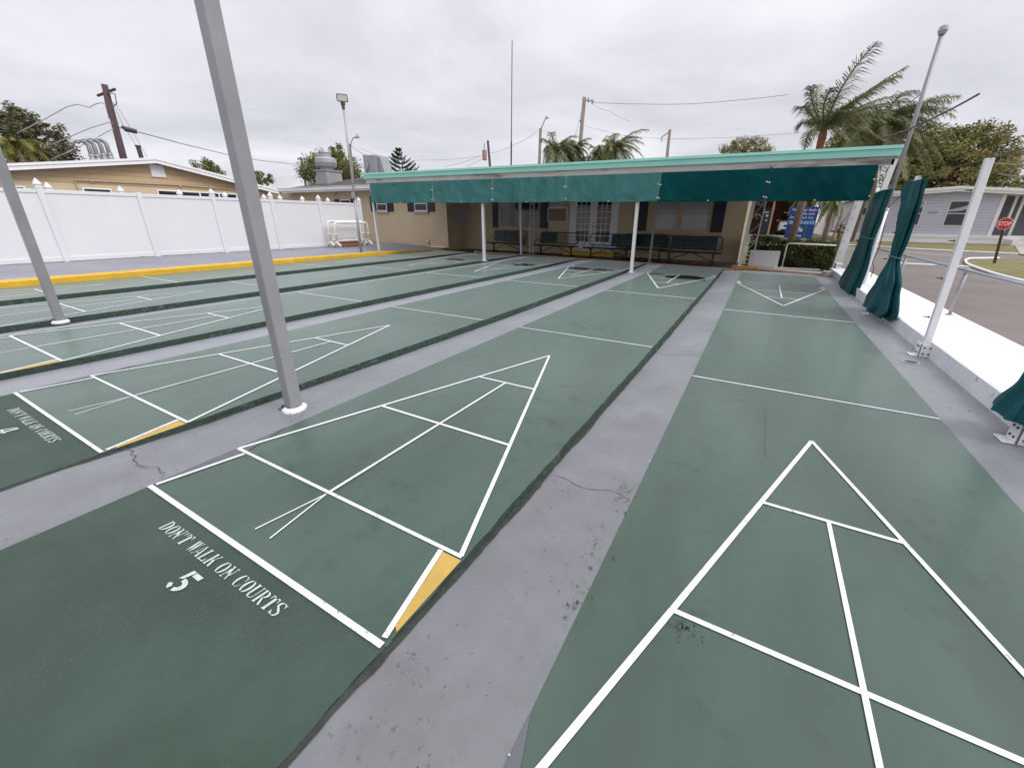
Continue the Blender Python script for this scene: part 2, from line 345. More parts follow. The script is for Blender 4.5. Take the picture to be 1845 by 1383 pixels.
# stencil glyphs on a unit box; each returns polygons
def ring(cx, cy, ro, ri, a0, a1, n=9):
    A = [R(a0+(a1-a0)*i/n) for i in range(n+1)]
    return [(cx+ro[0]*math.cos(a), cy+ro[1]*math.sin(a)) for a in A]+[(cx+ri[0]*math.cos(a), cy+ri[1]*math.sin(a)) for a in A[::-1]]
def rc(x0, y0, x1, y1): return [(x0, y0), (x1, y0), (x1, y1), (x0, y1)]
def stem(x, w=.22): return [rc(x, 0, x+w, 1), rc(x-.07, 0, x-.005, .055), rc(x-.07, .945, x-.005, 1), rc(x+w+.005, 0, x+w+.07, .055), rc(x+w+.005, .945, x+w+.07, 1)]
GL = {
 'D': stem(.07)+[ring(.38, .5, (.58, .5), (.30, .44), -84, 84)],
 'O': [ring(.46, .5, (.46, .5), (.22, .44), 98, 262), ring(.54, .5, (.46, .5), (.22, .44), -82, 82)],
 'N': [rc(.12, 0, .2, .9), rc(.0, 0, .11, .055), rc(.21, 0, .32, .055), [(.02, 1), (.28, 1), (.52, .52), (.40, .30)], [(.55, .46), (.84, 0), (.92, 0), (.92, .1), (.62, .62)], rc(.80, .34, .88, 1), rc(.68, .945, .79, 1), rc(.89, .945, 1, 1)],
 "'": [[(.2, .62), (.4, .7), (.7, 1), (.25, 1)]],
 'T': [rc(.36, 0, .64, .9), rc(.26, 0, .355, .055), rc(.645, 0, .74, .055), rc(0, .93, .34, 1), rc(.66, .93, 1, 1), [(0, .7), (.05, .7), (.12, .92), (0, .92)], [(1, .7), (.95, .7), (.88, .92), (1, .92)]],
 'W': [[(.02, 1), (.24, 1), (.38, .3), (.28, 0)], [(.31, 0), (.36, 0), (.52, .62), (.49, .74)], [(.44, 1), (.64, 1), (.76, .3), (.67, 0)], [(.70, 0), (.75, 0), (.97, .94), (.91, .94)], rc(.85, .95, 1.03, 1)],
 'A': [[(.0, 0), (.06, 0), (.44, .96), (.40, 1)], [(.46, 1), (.54, 1), (1, 0), (.72, 0)], rc(.26, .28, .52, .34), rc(-.06, 0, -.01, .055)],
 'L': stem(.1)+[[(.42, 0), (.95, 0), (.98, .32), (.92, .32), (.82, .07), (.42, .06)]],
 'K': stem(.08)+[[(.38, .48), (.44, .42), (.88, .94), (.82, .98)], [(.46, .52), (.60, .70), (1.02, 0), (.74, 0)], rc(.7, .95, .98, 1)],
 'C': [ring(.46, .5, (.46, .5), (.22, .44), 98, 262), ring(.54, .5, (.40, .5), (.36, .44), 25, 82), ring(.54, .5, (.40, .5), (.36, .44), -82, -20), [(.84, .62), (.93, .62), (.93, .98), (.86, .9)]],
 'U': [rc(.08, .3, .32, 1), rc(0, .945, .075, 1), rc(.325, .945, .4, 1), ring(.5, .3, (.42, .3), (.19, .22), 184, 262), ring(.52, .3, (.38, .3), (.30, .23), 275, 356), rc(.82, .32, .9, 1), rc(.7, .945, .81, 1), rc(.91, .945, 1, 1)],
 'R': stem(.07)+[ring(.42, .75, (.46, .25), (.22, .19), -84, 84), [(.42, .48), (.62, .48), (1.0, .04), (1.0, 0), (.78, 0)]],
 'S': [ring(.5, .74, (.42, .26), (.30, .20), 15, 82), ring(.48, .74, (.42, .26), (.20, .19), 98, 225), [(.2, .58), (.38, .64), (.86, .42), (.68, .34)], ring(.52, .26, (.42, .26), (.20, .19), -82, 40), ring(.5, .26, (.42, .26), (.30, .20), 195, 262), rc(.86, .72, .93, .98), rc(.06, .02, .13, .28)],
 '5': [[(.12, .48), (.30, .56), (.40, 1), (.16, 1)], [(.45, .80), (.98, .80), (.98, 1), (.45, 1)], ring(.46, .31, (.50, .31), (.24, .14), -72, 100), ring(.40, .31, (.36, .31), (.16, .14), 200, 262)],
 '4': [[(.0, .26), (.5, .26), (.5, .40), (.22, .40), (.52, 1), (.34, 1), (.0, .40)], rc(.56, .0, .8, 1), rc(.85, .26, 1, .40)],
 '3': [ring(.46, .74, (.44, .26), (.2, .12), -80, 82), ring(.46, .26, (.48, .27), (.22, .12), -82, 80), ring(.4, .74, (.36, .26), (.2, .12), 98, 170), ring(.4, .26, (.38, .27), (.2, .12), 190, 262)],
 '2': [ring(.5, .7, (.45, .3), (.2, .15), -20, 170), [(.0, .0), (1, 0), (1, .2), (.4, .2), (.9, .55), (.65, .62)]],
 '1': [rc(.36, 0, .64, 1), [(.1, .78), (.33, .84), (.33, 1), (.28, .98)]],
 '6': [ring(.5, .3, (.48, .3), (.22, .15), -82, 262), [(.03, .34), (.27, .34), (.6, 1), (.38, 1)]],
}
def glyphs(mb, text, x0, y0, w, h, z, slant=0, gap=.16):
    adv = {"'": .35, ' ': .55}; tot = sum(adv.get(c, 1)+gap for c in text); u = w/tot; x = x0
    for c in text:
        for pg in GL.get(c, []):
            mb.add([(x+px_*u*(.35 if c == "'" else 1)+slant*py_*h, y0+py_*h, z) for px_, py_ in pg], [tuple(range(len(pg)))])
        x += (adv.get(c, 1)+gap)*u
random.seed(3)
for k in range(6):
    X, z, Y0 = XK[k], ZK[k], YK[k]; L, Rr = X-HW, X+HW; base = Y0; fb = Y0+39*FT
    ya = -2.6 if k < 5 else -3.2
    yb = 14.47 if k < 5 else 13.93
    rr = Rr; zb = -.12
    b = MB()
    # playing surface and matt standby ends in one slab, with an uneven right edge
    def edge(Y): return rr + (.008*noise.noise(Vector((k*3.1, Y*3, 0)))+.006*noise.noise(Vector((k*7.7, Y*9, 0))) if k < 5 else 0)
    ys = []; Y = ya
    while Y < yb: ys.append(Y); Y += .05
    for c_ in (base-.005,): ys = [q for q in ys if abs(q-c_) > .03]+[c_]
    ys = sorted(ys)+[yb]
    for i in range(len(ys)-1):
        y0, y1 = ys[i], ys[i+1]; mi = 1 if y1 <= base else 0
        e0, e1 = edge(y0), edge(y1)
        b.add([(L, y0, z), (e0, y0, z), (e1, y1, z), (L, y1, z)], [(0,1,2,3)], mi)
        b.add([(e0, y0, z), (e0+.012, y0, zb), (e1+.012, y1, zb), (e1, y1, z)], [(0,1,2,3)], 2)
    b.add([(L, ya, z), (L, yb, z), (L, yb, zb), (L, ya, zb)], [(0,1,2,3)], 2)
    b.add([(L, yb, z), (Rr, yb, z), (Rr, yb, zb), (L, yb, zb)], [(0,1,2,3)], 2)
    b.add([(L, ya, z), (L, ya, zb), (Rr, ya, zb), (Rr, ya, z)], [(0,1,2,3)], 2)
    court = struct('shuffleboard_court', b, [GREEN, GREENM, RISER])
    tag(court, ['farthest green court beside the yellow kerb', 'green court second from the yellow kerb', 'green court third from the yellow kerb', 'green court numbered 4 left of the near grey post', 'green court numbered 5 right of the near grey post', 'rightmost green court beside the white raised strip'][k])
    # lines
    W1 = .0225
    for end in (0, 1):
        def q(x, t): return (X+x*FT, base+t*FT) if not end else (X-x*FT, fb-t*FT)
        lm = MB(); lw_ = (W1 if k > 3 else (.024 if k == 3 else .030)) if not end else .034
        pl_line(lm, k, q(-2.97, 1.5), q(2.97, 1.5), lw_*.85, .0040)
        pl_line(lm, k, q(-1.97, 4.5), q(1.97, 4.5), lw_, .0041)
        pl_line(lm, k, q(-.97, 7.5), q(.97, 7.5), lw_, .0041)
        pl_line(lm, k, q(-2.95, 1.5), q(0, 10.5), lw_*1.05, .0045)
        pl_line(lm, k, q(2.95, 1.5), q(0, 10.5), lw_*1.05, .0049)
        pl_line(lm, k, q(0, 1.52), q(0, 7.47), lw_*.85, .0053)
        pl_line(lm, k, q(-2.93, .08), q(-2.62, 1.45), lw_*1.05, .0053)
        pl_line(lm, k, q(2.93, .08), q(2.62, 1.45), lw_*1.05, .0053)
        pl_line(lm, k, q(-.20, .33), q(0, 1.45), .0085, .0046); pl_line(lm, k, q(.20, .33), q(0, 1.45), .0085, .0050)
        pl_line(lm, k, q(-2.98, .0), q(2.98, .0), .024 if k > 3 else .021, .0058)
        pl_line(lm, k, q(-2.98, 13.5), q(2.98, 13.5), lw_*(.95 if not end else 1), .0040)
        lm.build('court_lines', WLINE, court)
        # yellow corner wedge and grey corner wedge
        wm = MB(); s1 = 1 if not end else -1
        tri = [q(2.80, .55) if k == 5 else q(2.96, .3), q(3.0, .35), q(3.0, 1.42), q(2.66, 1.42)]
        tri = [q(2.93, .25), q(3.0, .2), q(3.0, 1.44), q(2.66, 1.44)]
        wm.add([(p[0], p[1], z+.003) for p in tri], [(0,1,2,3)]); wm.build('yellow_wedge', YPAINT if not end else CREAM, court)
        wm = MB(); tri = [q(-2.93, .25), q(-3.0, .2), q(-3.0, 2.6), q(-2.66, 1.44)] if end == 0 else [q(-2.93, .25), q(-3.0, .2), q(-3.0, 1.44), q(-2.66, 1.44)]
        wm.add([(p[0], p[1], z+.0034) for p in tri], [(0,1,2,3)]); wm.build('corner_patch', LANED if not end else CREAM, court)
    # stencilled warning and court number
    sm = MB(); glyphs(sm, "DON'T WALK ON COURTS", X-.470, base-.125, .95, .058, z+.004, .10); sm.build('stencil_lettering', STENC, court)
    sm = MB(); glyphs(sm, str(k+1), X-.062, base-.262, .108, .098, z+.004, .18); sm.build('court_number', STENC, court)
# lanes (gutters) between the courts
for k in range(5):
    b = MB(); L, Rr = XK[k]+HW+.004, XK[k+1]-HW-.001
    ys = [-2.6+.25*i for i in range(69)]+[14.47]
    for i in range(len(ys)-1):
        y0, y1 = ys[i], ys[i+1]; zl0, zl1 = ZK[k]-step(k, y0), ZK[k]-step(k, y1); zr = ZK[k+1]-.002
        M_ = (L+Rr)/2
        b.add([(L, y0, zl0), (L+.10, y0, zl0+.003), (M_+.1, y0, zl0*.35+zr*.65), (Rr, y0, zr), (L, y1, zl1), (L+.10, y1, zl1+.003), (M_+.1, y1, zl1*.35+zr*.65), (Rr, y1, zr)],
              [(0,1,5,4), (1,2,6,5), (2,3,7,6)])
    o = struct('lane', b, LANE, smooth=True)
    # dark mossy line where the lane meets the raised court edge
    mm = MB(); yy = -2.5; prev = None
    while yy < 14.3:
        w_ = .010+.016*max(0, noise.noise(Vector((k*5, yy*2.2, 1)))+.25)+.008*noise.noise(Vector((k*5, yy*17, 2))); cur = (L+.008, yy, L+.014+max(.002, w_)*(.5 if yy < .5 else 1), ZK[k]-step(k, yy)+.0035)
        if prev: mm.add([(prev[0]-.01, prev[1], prev[3]), (prev[2], prev[1], prev[3]), (cur[2], cur[1], cur[3]), (cur[0]-.01, cur[1], cur[3])], [(0, 1, 2, 3)])
        prev = cur; yy += .045
    mm.build('moss_line', mat('moss_dark', (.030, .036, .030), .9, .4, 30), o)
    # crack lines running across the lane
    cm = MB(); cr_y = {4: [1.86, 6.05, 4.75], 3: [.68, 4.0, 6.9], 2: [.4, 3.2], 1: [2.3], 0: [4.1]}[k]
    for cy in cr_y:
        big = (k == 3 and cy < 1)
        pts = []; n = 14
        for i in range(n+1):
            x = L+.01+(Rr-L-.02)*i/n; yy = cy+random.uniform(-1, 1)*(.02 if big else .006)+.02*math.sin(i*.7); s0 = step(k, yy)
            zl = ZK[k]-s0; M_ = (L+Rr)/2+.1; zr = ZK[k+1]-.002; zm = zl*.35+zr*.65
            zz = zl+.003+(x-L-.1)/(M_-L-.1)*(zm-zl-.003) if x < M_ else zm+(x-M_)/(Rr-M_)*(zr-zm)
            pts.append((x, yy, max(zz, zl)+.003, (.0035 if big else .0018)*random.uniform(.4, 1.3)))
        for a, c_ in zip(pts, pts[1:]):
            cm.add([(a[0], a[1]-a[3], a[2]), (c_[0], c_[1]-c_[3], c_[2]), (c_[0], c_[1]+c_[3], c_[2]), (a[0], a[1]+a[3], a[2])], [(0,1,2,3)])
    cm.build('lane_crack', CRACK, o)
# right-hand walk, end deck, porch floor
b = MB()
b.box((XK[5]+HW+.001, -3.2, -.15), (1.90, 14.6, -.003))
b.box((XK[5]-HW, 13.935, -.15), (XK[5]+HW, 14.6, -.004)); struct('right_walk', b, LANE)
b = MB(); b.box((-13.5, -8, -.2), (1.9, -3.21, -.02)); b.box((-13.5, -3.2, -.2), (-.36, -2.61, -.021)); struct('end_deck', b, DECK)
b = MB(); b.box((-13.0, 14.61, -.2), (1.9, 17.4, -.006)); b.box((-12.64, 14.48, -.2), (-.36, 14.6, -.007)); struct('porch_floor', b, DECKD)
# cracks on the right court and court 5, following the photo
cm = MB()
def crackpx(pts, z, w=.0028):
    pp = []
    for (x0, y0), (x1, y1) in zip(pts, pts[1:]):
        for i in range(5):
            t = i/5; p = PZ(x0+(x1-x0)*t, y0+(y1-y0)*t, z); pp.append(p+Vector((random.uniform(-.008, .008), random.uniform(-.008, .008), 0)))
    pp.append(PZ(*pts[-1], z))
    for a, c_ in zip(pp, pp[1:]):
        d = (c_-a).normalized(); n = Vector((-d.y, d.x, 0))*w*random.uniform(.3, 1); cm.add([a-n, c_-n, c_+n, a+n], [(0,1,2,3)])
crackpx([(1379, 735), (1381, 760), (1376, 790), (1380, 822)], .005, .0013); crackpx([(1195, 826), (1240, 840), (1290, 853)], .005, .0011)
struct('court_crack', cm, mat('court_crack_dark', (.03, .05, .042), .8))
# left platform with its yellow kerb
def platz(x, y):
    s_ = lambda t: max(0, min(1, t)); return .2-.12*s_((y-11)/4)*s_((x+16)/3)
b = MB(); xs = [-30, -20, -17, -16, -15, -14, -13.4, -12.83]; ys = [-8, 0, 4, 8, 11, 12, 13, 14, 15, 15.8]
vid = {}
for i, x in enumerate(xs):
    for j, y in enumerate(ys): vid[i, j] = len(b.v); b.v.append((x, y, platz(x, y)))
for i in range(len(xs)-1):
    for j in range(len(ys)-1): b.f.append((vid[i, j], vid[i+1, j], vid[i+1, j+1], vid[i, j+1])); b.m.append(0)
struct('platform', b, DECK)
b = MB()
ysc = [-6+.3*i for i in range(71)]; n_ = len(ysc)
prof = [(-12.655, 0.06), (-12.665, -1), (-12.69, 0), (-12.85, .004), (-12.85, -.08)]
for Y in ysc:
    t_ = platz(-12.83, Y)+.012; wob = .008*noise.noise(Vector((0, Y*1.7, 3)))
    for px_, dz in prof:
        z_ = .06 if dz == .06 else (t_-.03 if dz == -1 else t_+dz)
        b.v.append((px_+wob, Y, z_))
for i in range(n_-1):
    for j in range(4): b.f.append((i*5+j, i*5+j+1, (i+1)*5+j+1, (i+1)*5+j)); b.m.append(0)
tag(b.build('yellow_kerb', YCURB), kind='structure')
# puddles at the far ends
PUD = mat('wet_paint', (.018, .034, .026), .07, .1, 3, spec=.6)
def puddle(k, cx, cy, rx, ry, seed):
    b = MB(); pts = []
    for i in range(30):
        a = 2*math.pi*i/30; s_ = 1+.35*noise.noise(Vector((math.cos(a)*1.6+seed, math.sin(a)*1.6, seed)))
        pts.append((XK[k]+cx+rx*s_*math.cos(a), cy+ry*s_*math.sin(a), ZK[k]+.0022))
    b.poly(pts); struct('puddle', b, PUD)
puddle(4, .25, 11.55, .5, .5, 1.3); puddle(3, -.15, 11.7, .75, .28, 5.1); puddle(3, .3, 11.1, .25, .1, 4.4); puddle(2, .3, 11.6, .4, .35, 9.1); puddle(1, -.1, 11.7, .4, .3, 2.2); puddle(4, -.6, 11.95, .22, .14, 7.7)
# drain cover
dp = PZ(1641, 652); t = thing('drain_cover', 'round dark drain cover in the grey walk beside the white strip', 'drain cover', (dp.x, dp.y, 0))
b = MB(); b.lathe([(.075, 0), (.075, .006), (.06, .007)], (dp.x, dp.y, -.002), 20); b.build('rim', CONC, t)
b = MB(); b.lathe([(.058, 0), (.058, .008), (.02, .009)], (dp.x, dp.y, -.002), 16); b.build('lid', DARKM, t)

# scuffs left by discs and a damp stain
SCUFF = mat('scuff_dark_green', (.028, .052, .040), .45, .3, 30, spec=.7, sheen=.3)
def scuffs(name, px, py, z, sx, sy, n, seed, m, ln=(.03, .12), wd=.0035):
    rng = random.Random(seed); b = MB(); c = PZ(px, py, z)
    for i in range(n):
        x, y = c.x+rng.gauss(0, 1)*sx, c.y+rng.gauss(0, 1)*sy; a = rng.gauss(1.57, .35); l = rng.uniform(*ln); w = wd*rng.uniform(.3, 1); d = Vector((math.cos(a), math.sin(a), 0)); nn_ = Vector((-d.y, d.x, 0)); p = Vector((x, y, z+.0025))
        b.add([p-d*l/2, p-d*l/5+nn_*w, p+d*l/5+nn_*w*.8, p+d*l/2, p+d*l/5-nn_*w*.7, p-d*l/5-nn_*w], [(0, 1, 2, 3, 4, 5)])
    return tag(b.build(name, m), 'thin scuff streaks and stains on the court paint', 'scuffs', None, 'stuff')
scuffs('court_scuffs', 1040, 585, .019, .28, .16, 46, 1, SCUFF, (.02, .10), .012)
scuffs('court_scuffs', 1225, 1128, 0, .035, .02, 40, 2, SCUFF, (.008, .03), .004)

# dead leaves, grit and crumbs lying on the lanes
LIT = mat('leaf_litter', (.055, .038, .03), .85, .4, 30)
def litter(name, cx, cy, sx, sy, zf, n, seed, smin=.0015, smax=.006, m=LIT):
    rng = random.Random(seed); b = MB()
    for i in range(n):
        x, y = cx+rng.gauss(0, 1)*sx, cy+rng.gauss(0, 1)*sy; q = rng.uniform(smin, smax)*(1 if rng.random() < .85 else 2.2); a = rng.uniform(0, 6.3); z = zf(x, y)+.001
        u = Vector((math.cos(a), math.sin(a), rng.uniform(-.2, .5)))*q; w = Vector((-math.sin(a), math.cos(a), rng.uniform(-.3, .3)))*q*rng.uniform(.3, .8); p = Vector((x, y, z+abs(u.z)))
        b.add([p-u, p-w, p+u*.8+Vector((0, 0, q*.4)), p+w], [(0,1,2,3)])
    return tag(b.build(name, m), 'scattered dead leaf crumbs and grit', 'litter', None, 'stuff')
def lz5(x, y): return .004 if x > -.45 else .012
edge6 = XK[5]-HW
pL = PZ(1025, 1085, .0); litter('leaf_litter', edge6-.035, pL.y, .02, .05, lambda x, y: .002, 60, 1, .001, .004)
pL = PZ(1105, 880, .0); litter('leaf_litter', edge6-.05, pL.y, .03, .10, lambda x, y: .002, 70, 2)
pL = PZ(1060, 990, .0); litter('leaf_litter', edge6-.06, pL.y, .04, .12, lambda x, y: .003, 60, 3)
litter('leaf_litter', -.62, 1.1, .14, .5, lambda x, y: ZK[4]*.3+.004, 70, 4, .001, .004)
pL = PZ(548, 748, .0); litter('leaf_litter', pL.x-.1, pL.y, .12, .14, lambda x, y: .022, 90, 5, .001, .005)
litter('leaf_litter', -3.0, 1.2, .15, .8, lambda x, y: .018, 60, 6, .001, .004)
litter('leaf_litter', 1.78, 5.5, .05, 2.2, lambda x, y: .0, 120, 7, .001, .006)
litter('leaf_litter', FXX, 5.5, .04, 4.0, lambda x, y: .205, 260, 8, .004, .016)
# paint flecks
litter('paint_flecks', 1.62, 4.3, .06, .10, lambda x, y: .0, 8, 9, .002, .007, WLINE)
litter('paint_flecks', edge6-.006, 4.4, .004, 1.6, lambda x, y: .001, 34, 10, .001, .0035, WLINE)
litter('paint_flecks', XK[4]+HW+.04, 4.6, .015, 1.8, lambda x, y: -.055, 30, 11, .002, .006, WLINE)

# raised white strip with kerb wall along the right side
b = MB(); ys = [-3+.35*i for i in range(52)]
for i in range(len(ys)-1):
    y0, y1 = ys[i], ys[i+1]
    w0 = .006*noise.noise(Vector((1, y0*2, 0))); w1 = .006*noise.noise(Vector((1, y1*2, 0)))
    zt = .18
    b.add([(1.895+w0, y0, -.02), (1.895+w1, y1, -.02), (1.89+w1, y1, zt-.012), (1.89+w0, y0, zt-.012)], [(0,3,2,1)], 1)
    b.add([(1.89+w0, y0, zt-.012), (1.89+w1, y1, zt-.012), (1.905+w1, y1, zt), (1.905+w0, y0, zt)], [(0,3,2,1)], 0)
    b.add([(1.905+w0, y0, zt), (1.905+w1, y1, zt), (2.72, y1, zt-.01), (2.72, y0, zt-.01)], [(0,3,2,1)], 0)
    b.add([(2.72, y0, zt-.01), (2.72, y1, zt-.01), (2.72, y1, -.4), (2.72, y0, -.4)], [(0,3,2,1)], 0)
struct('raised_strip', b, [CONCW, CURBG])

# ------------------------------------------------------------------ CLUBHOUSE behind the canopy
WY, YW, XC, XR = 17.25, 15.7, -12.95, -.65          # main wall, wing wall, inner corner, right end
def wrect(mb, x0, x1, z0, z1, y, t=.03, mi=0): return mb.box((x0, y-t, z0), (x1, y, z1), mi)
cl = thing('clubhouse', 'beige stucco clubhouse wall with navy shutters behind the green benches', 'building', (XC, WY, 0))
b = MB(); b.box((XC, WY, -.2), (XR, WY+7, 3.0)); b.box((XC-13.5, YW, -.2), (XC, WY+7, 2.78)); b.build('wall', BEIGE, cl)
b = MB(); b.add([(XC-1, 17.0, 3.0), (XR+.3, 17.0, 3.0), (XR+.3, 24.6, 3.1), (XC-1, 24.6, 3.1), (XC-1, 17, 3.08), (XR+.3, 17, 3.08), (XR+.3, 24.6, 3.35), (XC-1, 24.6, 3.35)],
      [(0,1,2,3), (4,7,6,5), (0,4,5,1), (1,5,6,2), (2,6,7,3), (3,7,4,0)]); b.build('flat_roof', SHING, cl)
# hipped shingle roof of the wing
ey, ez = 15.1, 2.86
b = MB(); v = [(-24.6, ey, ez), (-12.3, ey, ez), (-12.3, 25.2, ez), (-24.6, 25.2, ez), (-21.6, 20.2, 3.95), (-12.3, 20.2, 3.95)]
b.add(v, [(0,1,5,4), (3,0,4), (2,3,4,5), (1,2,5)]); rf = b.build('shingle_roof', SHING, cl)
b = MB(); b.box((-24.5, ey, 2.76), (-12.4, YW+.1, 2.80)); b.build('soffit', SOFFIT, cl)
b = MB(); b.box((-24.6, ey-.11, 2.74), (-13.2, ey-.003, 2.88)); b.box((-24.6, ey-.14, 2.885), (-13.2, ey-.003, 2.90)); b.box((-24.6, ey-.02, 2.66), (-13.2, ey+.02, 2.738)); b.build('gutter', SOFF, cl, bev=.008)
b = MB(); b.tube([PY(606, 334, 15.62)+Vector((0,0,0)), PY(606, 344, 15.62), PY(603, 352, 15.62)], .035, 8); b.build('downpipe', BEIGE2, cl)
b = MB(); b.lathe([(.07, 0), (.07, .5), (.05, .5)], tuple(PY(558, 333, 17.0)-Vector((0,0,.35))), 10); b.build('roof_vent_pipe', GALVD, cl)
def window(par, x0, x1, z0, z1, y, cols=2, rows=2, gm=GLASS, name='window', fm=SOFF, mid=.05, sill=None):
    b = MB(); t = .045; yo = y-.035
    b.box((x0, yo, z0), (x0+t, y, z1)); b.box((x1-t, yo, z0), (x1, y, z1)); b.box((x0+t, yo, z1-t), (x1-t, y, z1)); b.box((x0+t, yo, z0), (x1-t, y, z0+t))
    for c in range(1, cols):
        x = x0+(x1-x0)*c/cols; b.box((x-mid/2, yo-.003, z0+t), (x+mid/2, y, z1-t))
    for r in range(1, rows):
        z = z0+(z1-z0)*r/rows
        for c in range(cols):
            xa = x0+(x1-x0)*c/cols+(mid/2 if c else t); xb = x0+(x1-x0)*(c+1)/cols-(mid/2 if c < cols-1 else t); b.box((xa, yo+.004, z-.02), (xb, y, z+.02))
    f = b.build(name, fm, par)
    b = MB(); b.box((x0+t, y-.012, z0+t), (x1-t, y-.004, z1-t)); b.build('pane', gm, f)
    if sill: b = MB(); b.box((x0-sill, y-.09, z0-.09), (x1+sill, y, z0-.004)); b.build('sill', BEIGE2, f, bev=.01)
    return f
def shutter(par, x0, x1, z0, z1, y):
    b = MB(); b.box((x0, y-.04, z0), (x1, y, z1)); n = int((z1-z0)/.07)
    for i in range(n): z = z0+.05+(z1-z0-.1)*i/n; b.box((x0+.035, y-.052, z), (x1-.035, y-.041, z+.03))
    b.build('shutter', NAVY, par)
# wing windows
for x0, x1, s in ((-17.46, -16.74, 'a'), (-14.89, -14.08, 'b')):
    window(cl, x0, x1, 1.72, 2.4, YW, 1, 2, sill=.06)
    shutter(cl, x0-.44, x0-.02, 1.70, 2.42, YW); shutter(cl, x1+.02, x1+.44, 1.70, 2.42, YW)
for px in (612, 522):
    p = PY(px, 352, YW); window(cl, p.x, p.x+.8, 1.75, 2.3, YW, 1, 2); shutter(cl, p.x-.45, p.x-.03, 1.75, 2.32, YW); shutter(cl, p.x+.83, p.x+1.25, 1.75, 2.32, YW)
# main wall: left window with shutters
window(cl, -11.0, -8.92, 1.04, 2.3, WY, 2, 2, sill=None, mid=.10, fm=BEIGE2)
b = MB(); b.box((-11.4, WY-.10, .90), (-8.5, WY, 1.0)); b.build('window_ledge', BEIGE2, cl, bev=.01)
shutter(cl, -11.42, -11.12, 1.03, 2.35, WY); shutter(cl, -8.86, -8.48, 1.03, 2.35, WY)
# right window with pale blinds
window(cl, -3.9, -1.85, 1.06, 2.3, WY, 2, 2, gm=GLASSB, mid=.16, fm=BEIGE2, sill=None)
b = MB(); b.box((-4.5, WY-.08, .92), (-1.3, WY, 1.0)); b.build('window_ledge', BEIGE2, cl, bev=.01)
shutter(cl, -4.55, -4.12, 1.02, 2.35, WY); shutter(cl, -1.76, -1.34, 1.02, 2.35, WY)
# french doors
b = MB(); b.box((-7.42, WY-.05, .26), (-7.26, WY, 2.35)); b.box((-5.44, WY-.05, .26), (-5.28, WY, 2.35)); b.box((-7.42, WY-.05, 2.351), (-5.28, WY, 2.45)); b.box((-7.26, WY-.05, .2), (-5.44, WY, .26)); b.build('door_frame', SOFF, cl, bev=.004)
for i, x0 in enumerate((-7.25, -6.34)):
    x1 = x0+.9; b = MB(); y = WY-.02
    b.box((x0, y-.04, .27), (x0+.15, y, 2.34)); b.box((x1-.15, y-.04, .27), (x1, y, 2.34)); b.box((x0+.15, y-.04, 2.2), (x1-.15, y, 2.34)); b.box((x0+.15, y-.04, .27), (x1-.15, y, .55))
    for c in (1, 2): xx = x0+.15+.6*c/3; b.box((xx-.012, y-.03, .55), (xx+.012, y, 2.2))
    for r in range(1, 7): zz = .55+1.65*r/7; b.box((x0+.151, y-.028, zz-.011), (x1-.151, y-.002, zz+.011))
    d = b.build('door', SOFF, cl)
    b = MB(); b.box((x0+.15, y-.012, .55), (x1-.15, y-.005, 2.2)); b.build('pane', GLASS, d)
    b = MB(); n = 26
    for j in range(n):
        xa = x0+.17+.56*j/n; xb = x0+.17+.56*(j+1)/n; da, db = .006*math.sin(j*1.3), .006*math.sin((j+1)*1.3)
        b.add([(xa, y-.018+da, .95), (xb, y-.018+db, .95), (xb, y-.018+db, 1.92), (xa, y-.018+da, 1.92)], [(0,1,2,3)])
    b.build('curtain', LACE if i == 0 else LACEP, d)
b = MB(); b.lathe([(.03, 0), (.03, .05), (.02, .06)], (-6.30, WY-.09, 1.13), 10); b.build('door_handle', DARKM, cl); b = MB(); b.lathe([(.025, 0), (.025, .04)], (-6.30, WY-.085, 1.28), 10); b.build('door_lock', DARKM, cl)
b = MB(); b.box((-7.45, WY-.55, -.005), (-5.2, WY, .20)); st = b.build('step', YCURB, cl)
b = MB(); b.box((-7.45, WY-.57, .201), (-5.2, WY, .235)); b.build('tread', CONCW, st)
# grey panel on the inner return wall, lamp beside it
p0, p1 = PX(815, 368, XC+.02), PX(842, 402, XC+.02)
b = MB(); b.box((XC, p0.y, p1.z), (XC+.05, p1.y, p0.z+.12)); b.build('meter_panel', BOARDD, cl, bev=.006)
lp = PX(852, 373, XC+.02); lp = Vector((-12.6, WY-.08, 1.95)); b = MB(); b.lathe([(.02, 0), (.06, .03), (.06, .12), (.03, .15)], tuple(lp), 10); b.build('wall_lamp', SOFF, cl)
# white drain pipe at the inner corner and vertical corner conduit
b = MB(); b.tube([(XC+.03, YW-.03, 2.0), (XC+.03, YW-.03, .12)], .02, 6); b.build('corner_conduit', BEIGE2, cl)
pp = [PZ(*q, .14) for q in ((806, 446), )]
b = MB(); a = Vector((XC-1.2, YW-.06, .38)); b.tube([a+Vector((-.12, 0, 0)), a, a+Vector((.0, 0, -.25)), (XC-.05, YW-.16, .13), (XC+.02, YW-.3, .10)], .03, 8); b.build('drain_pipe', PVC, cl)
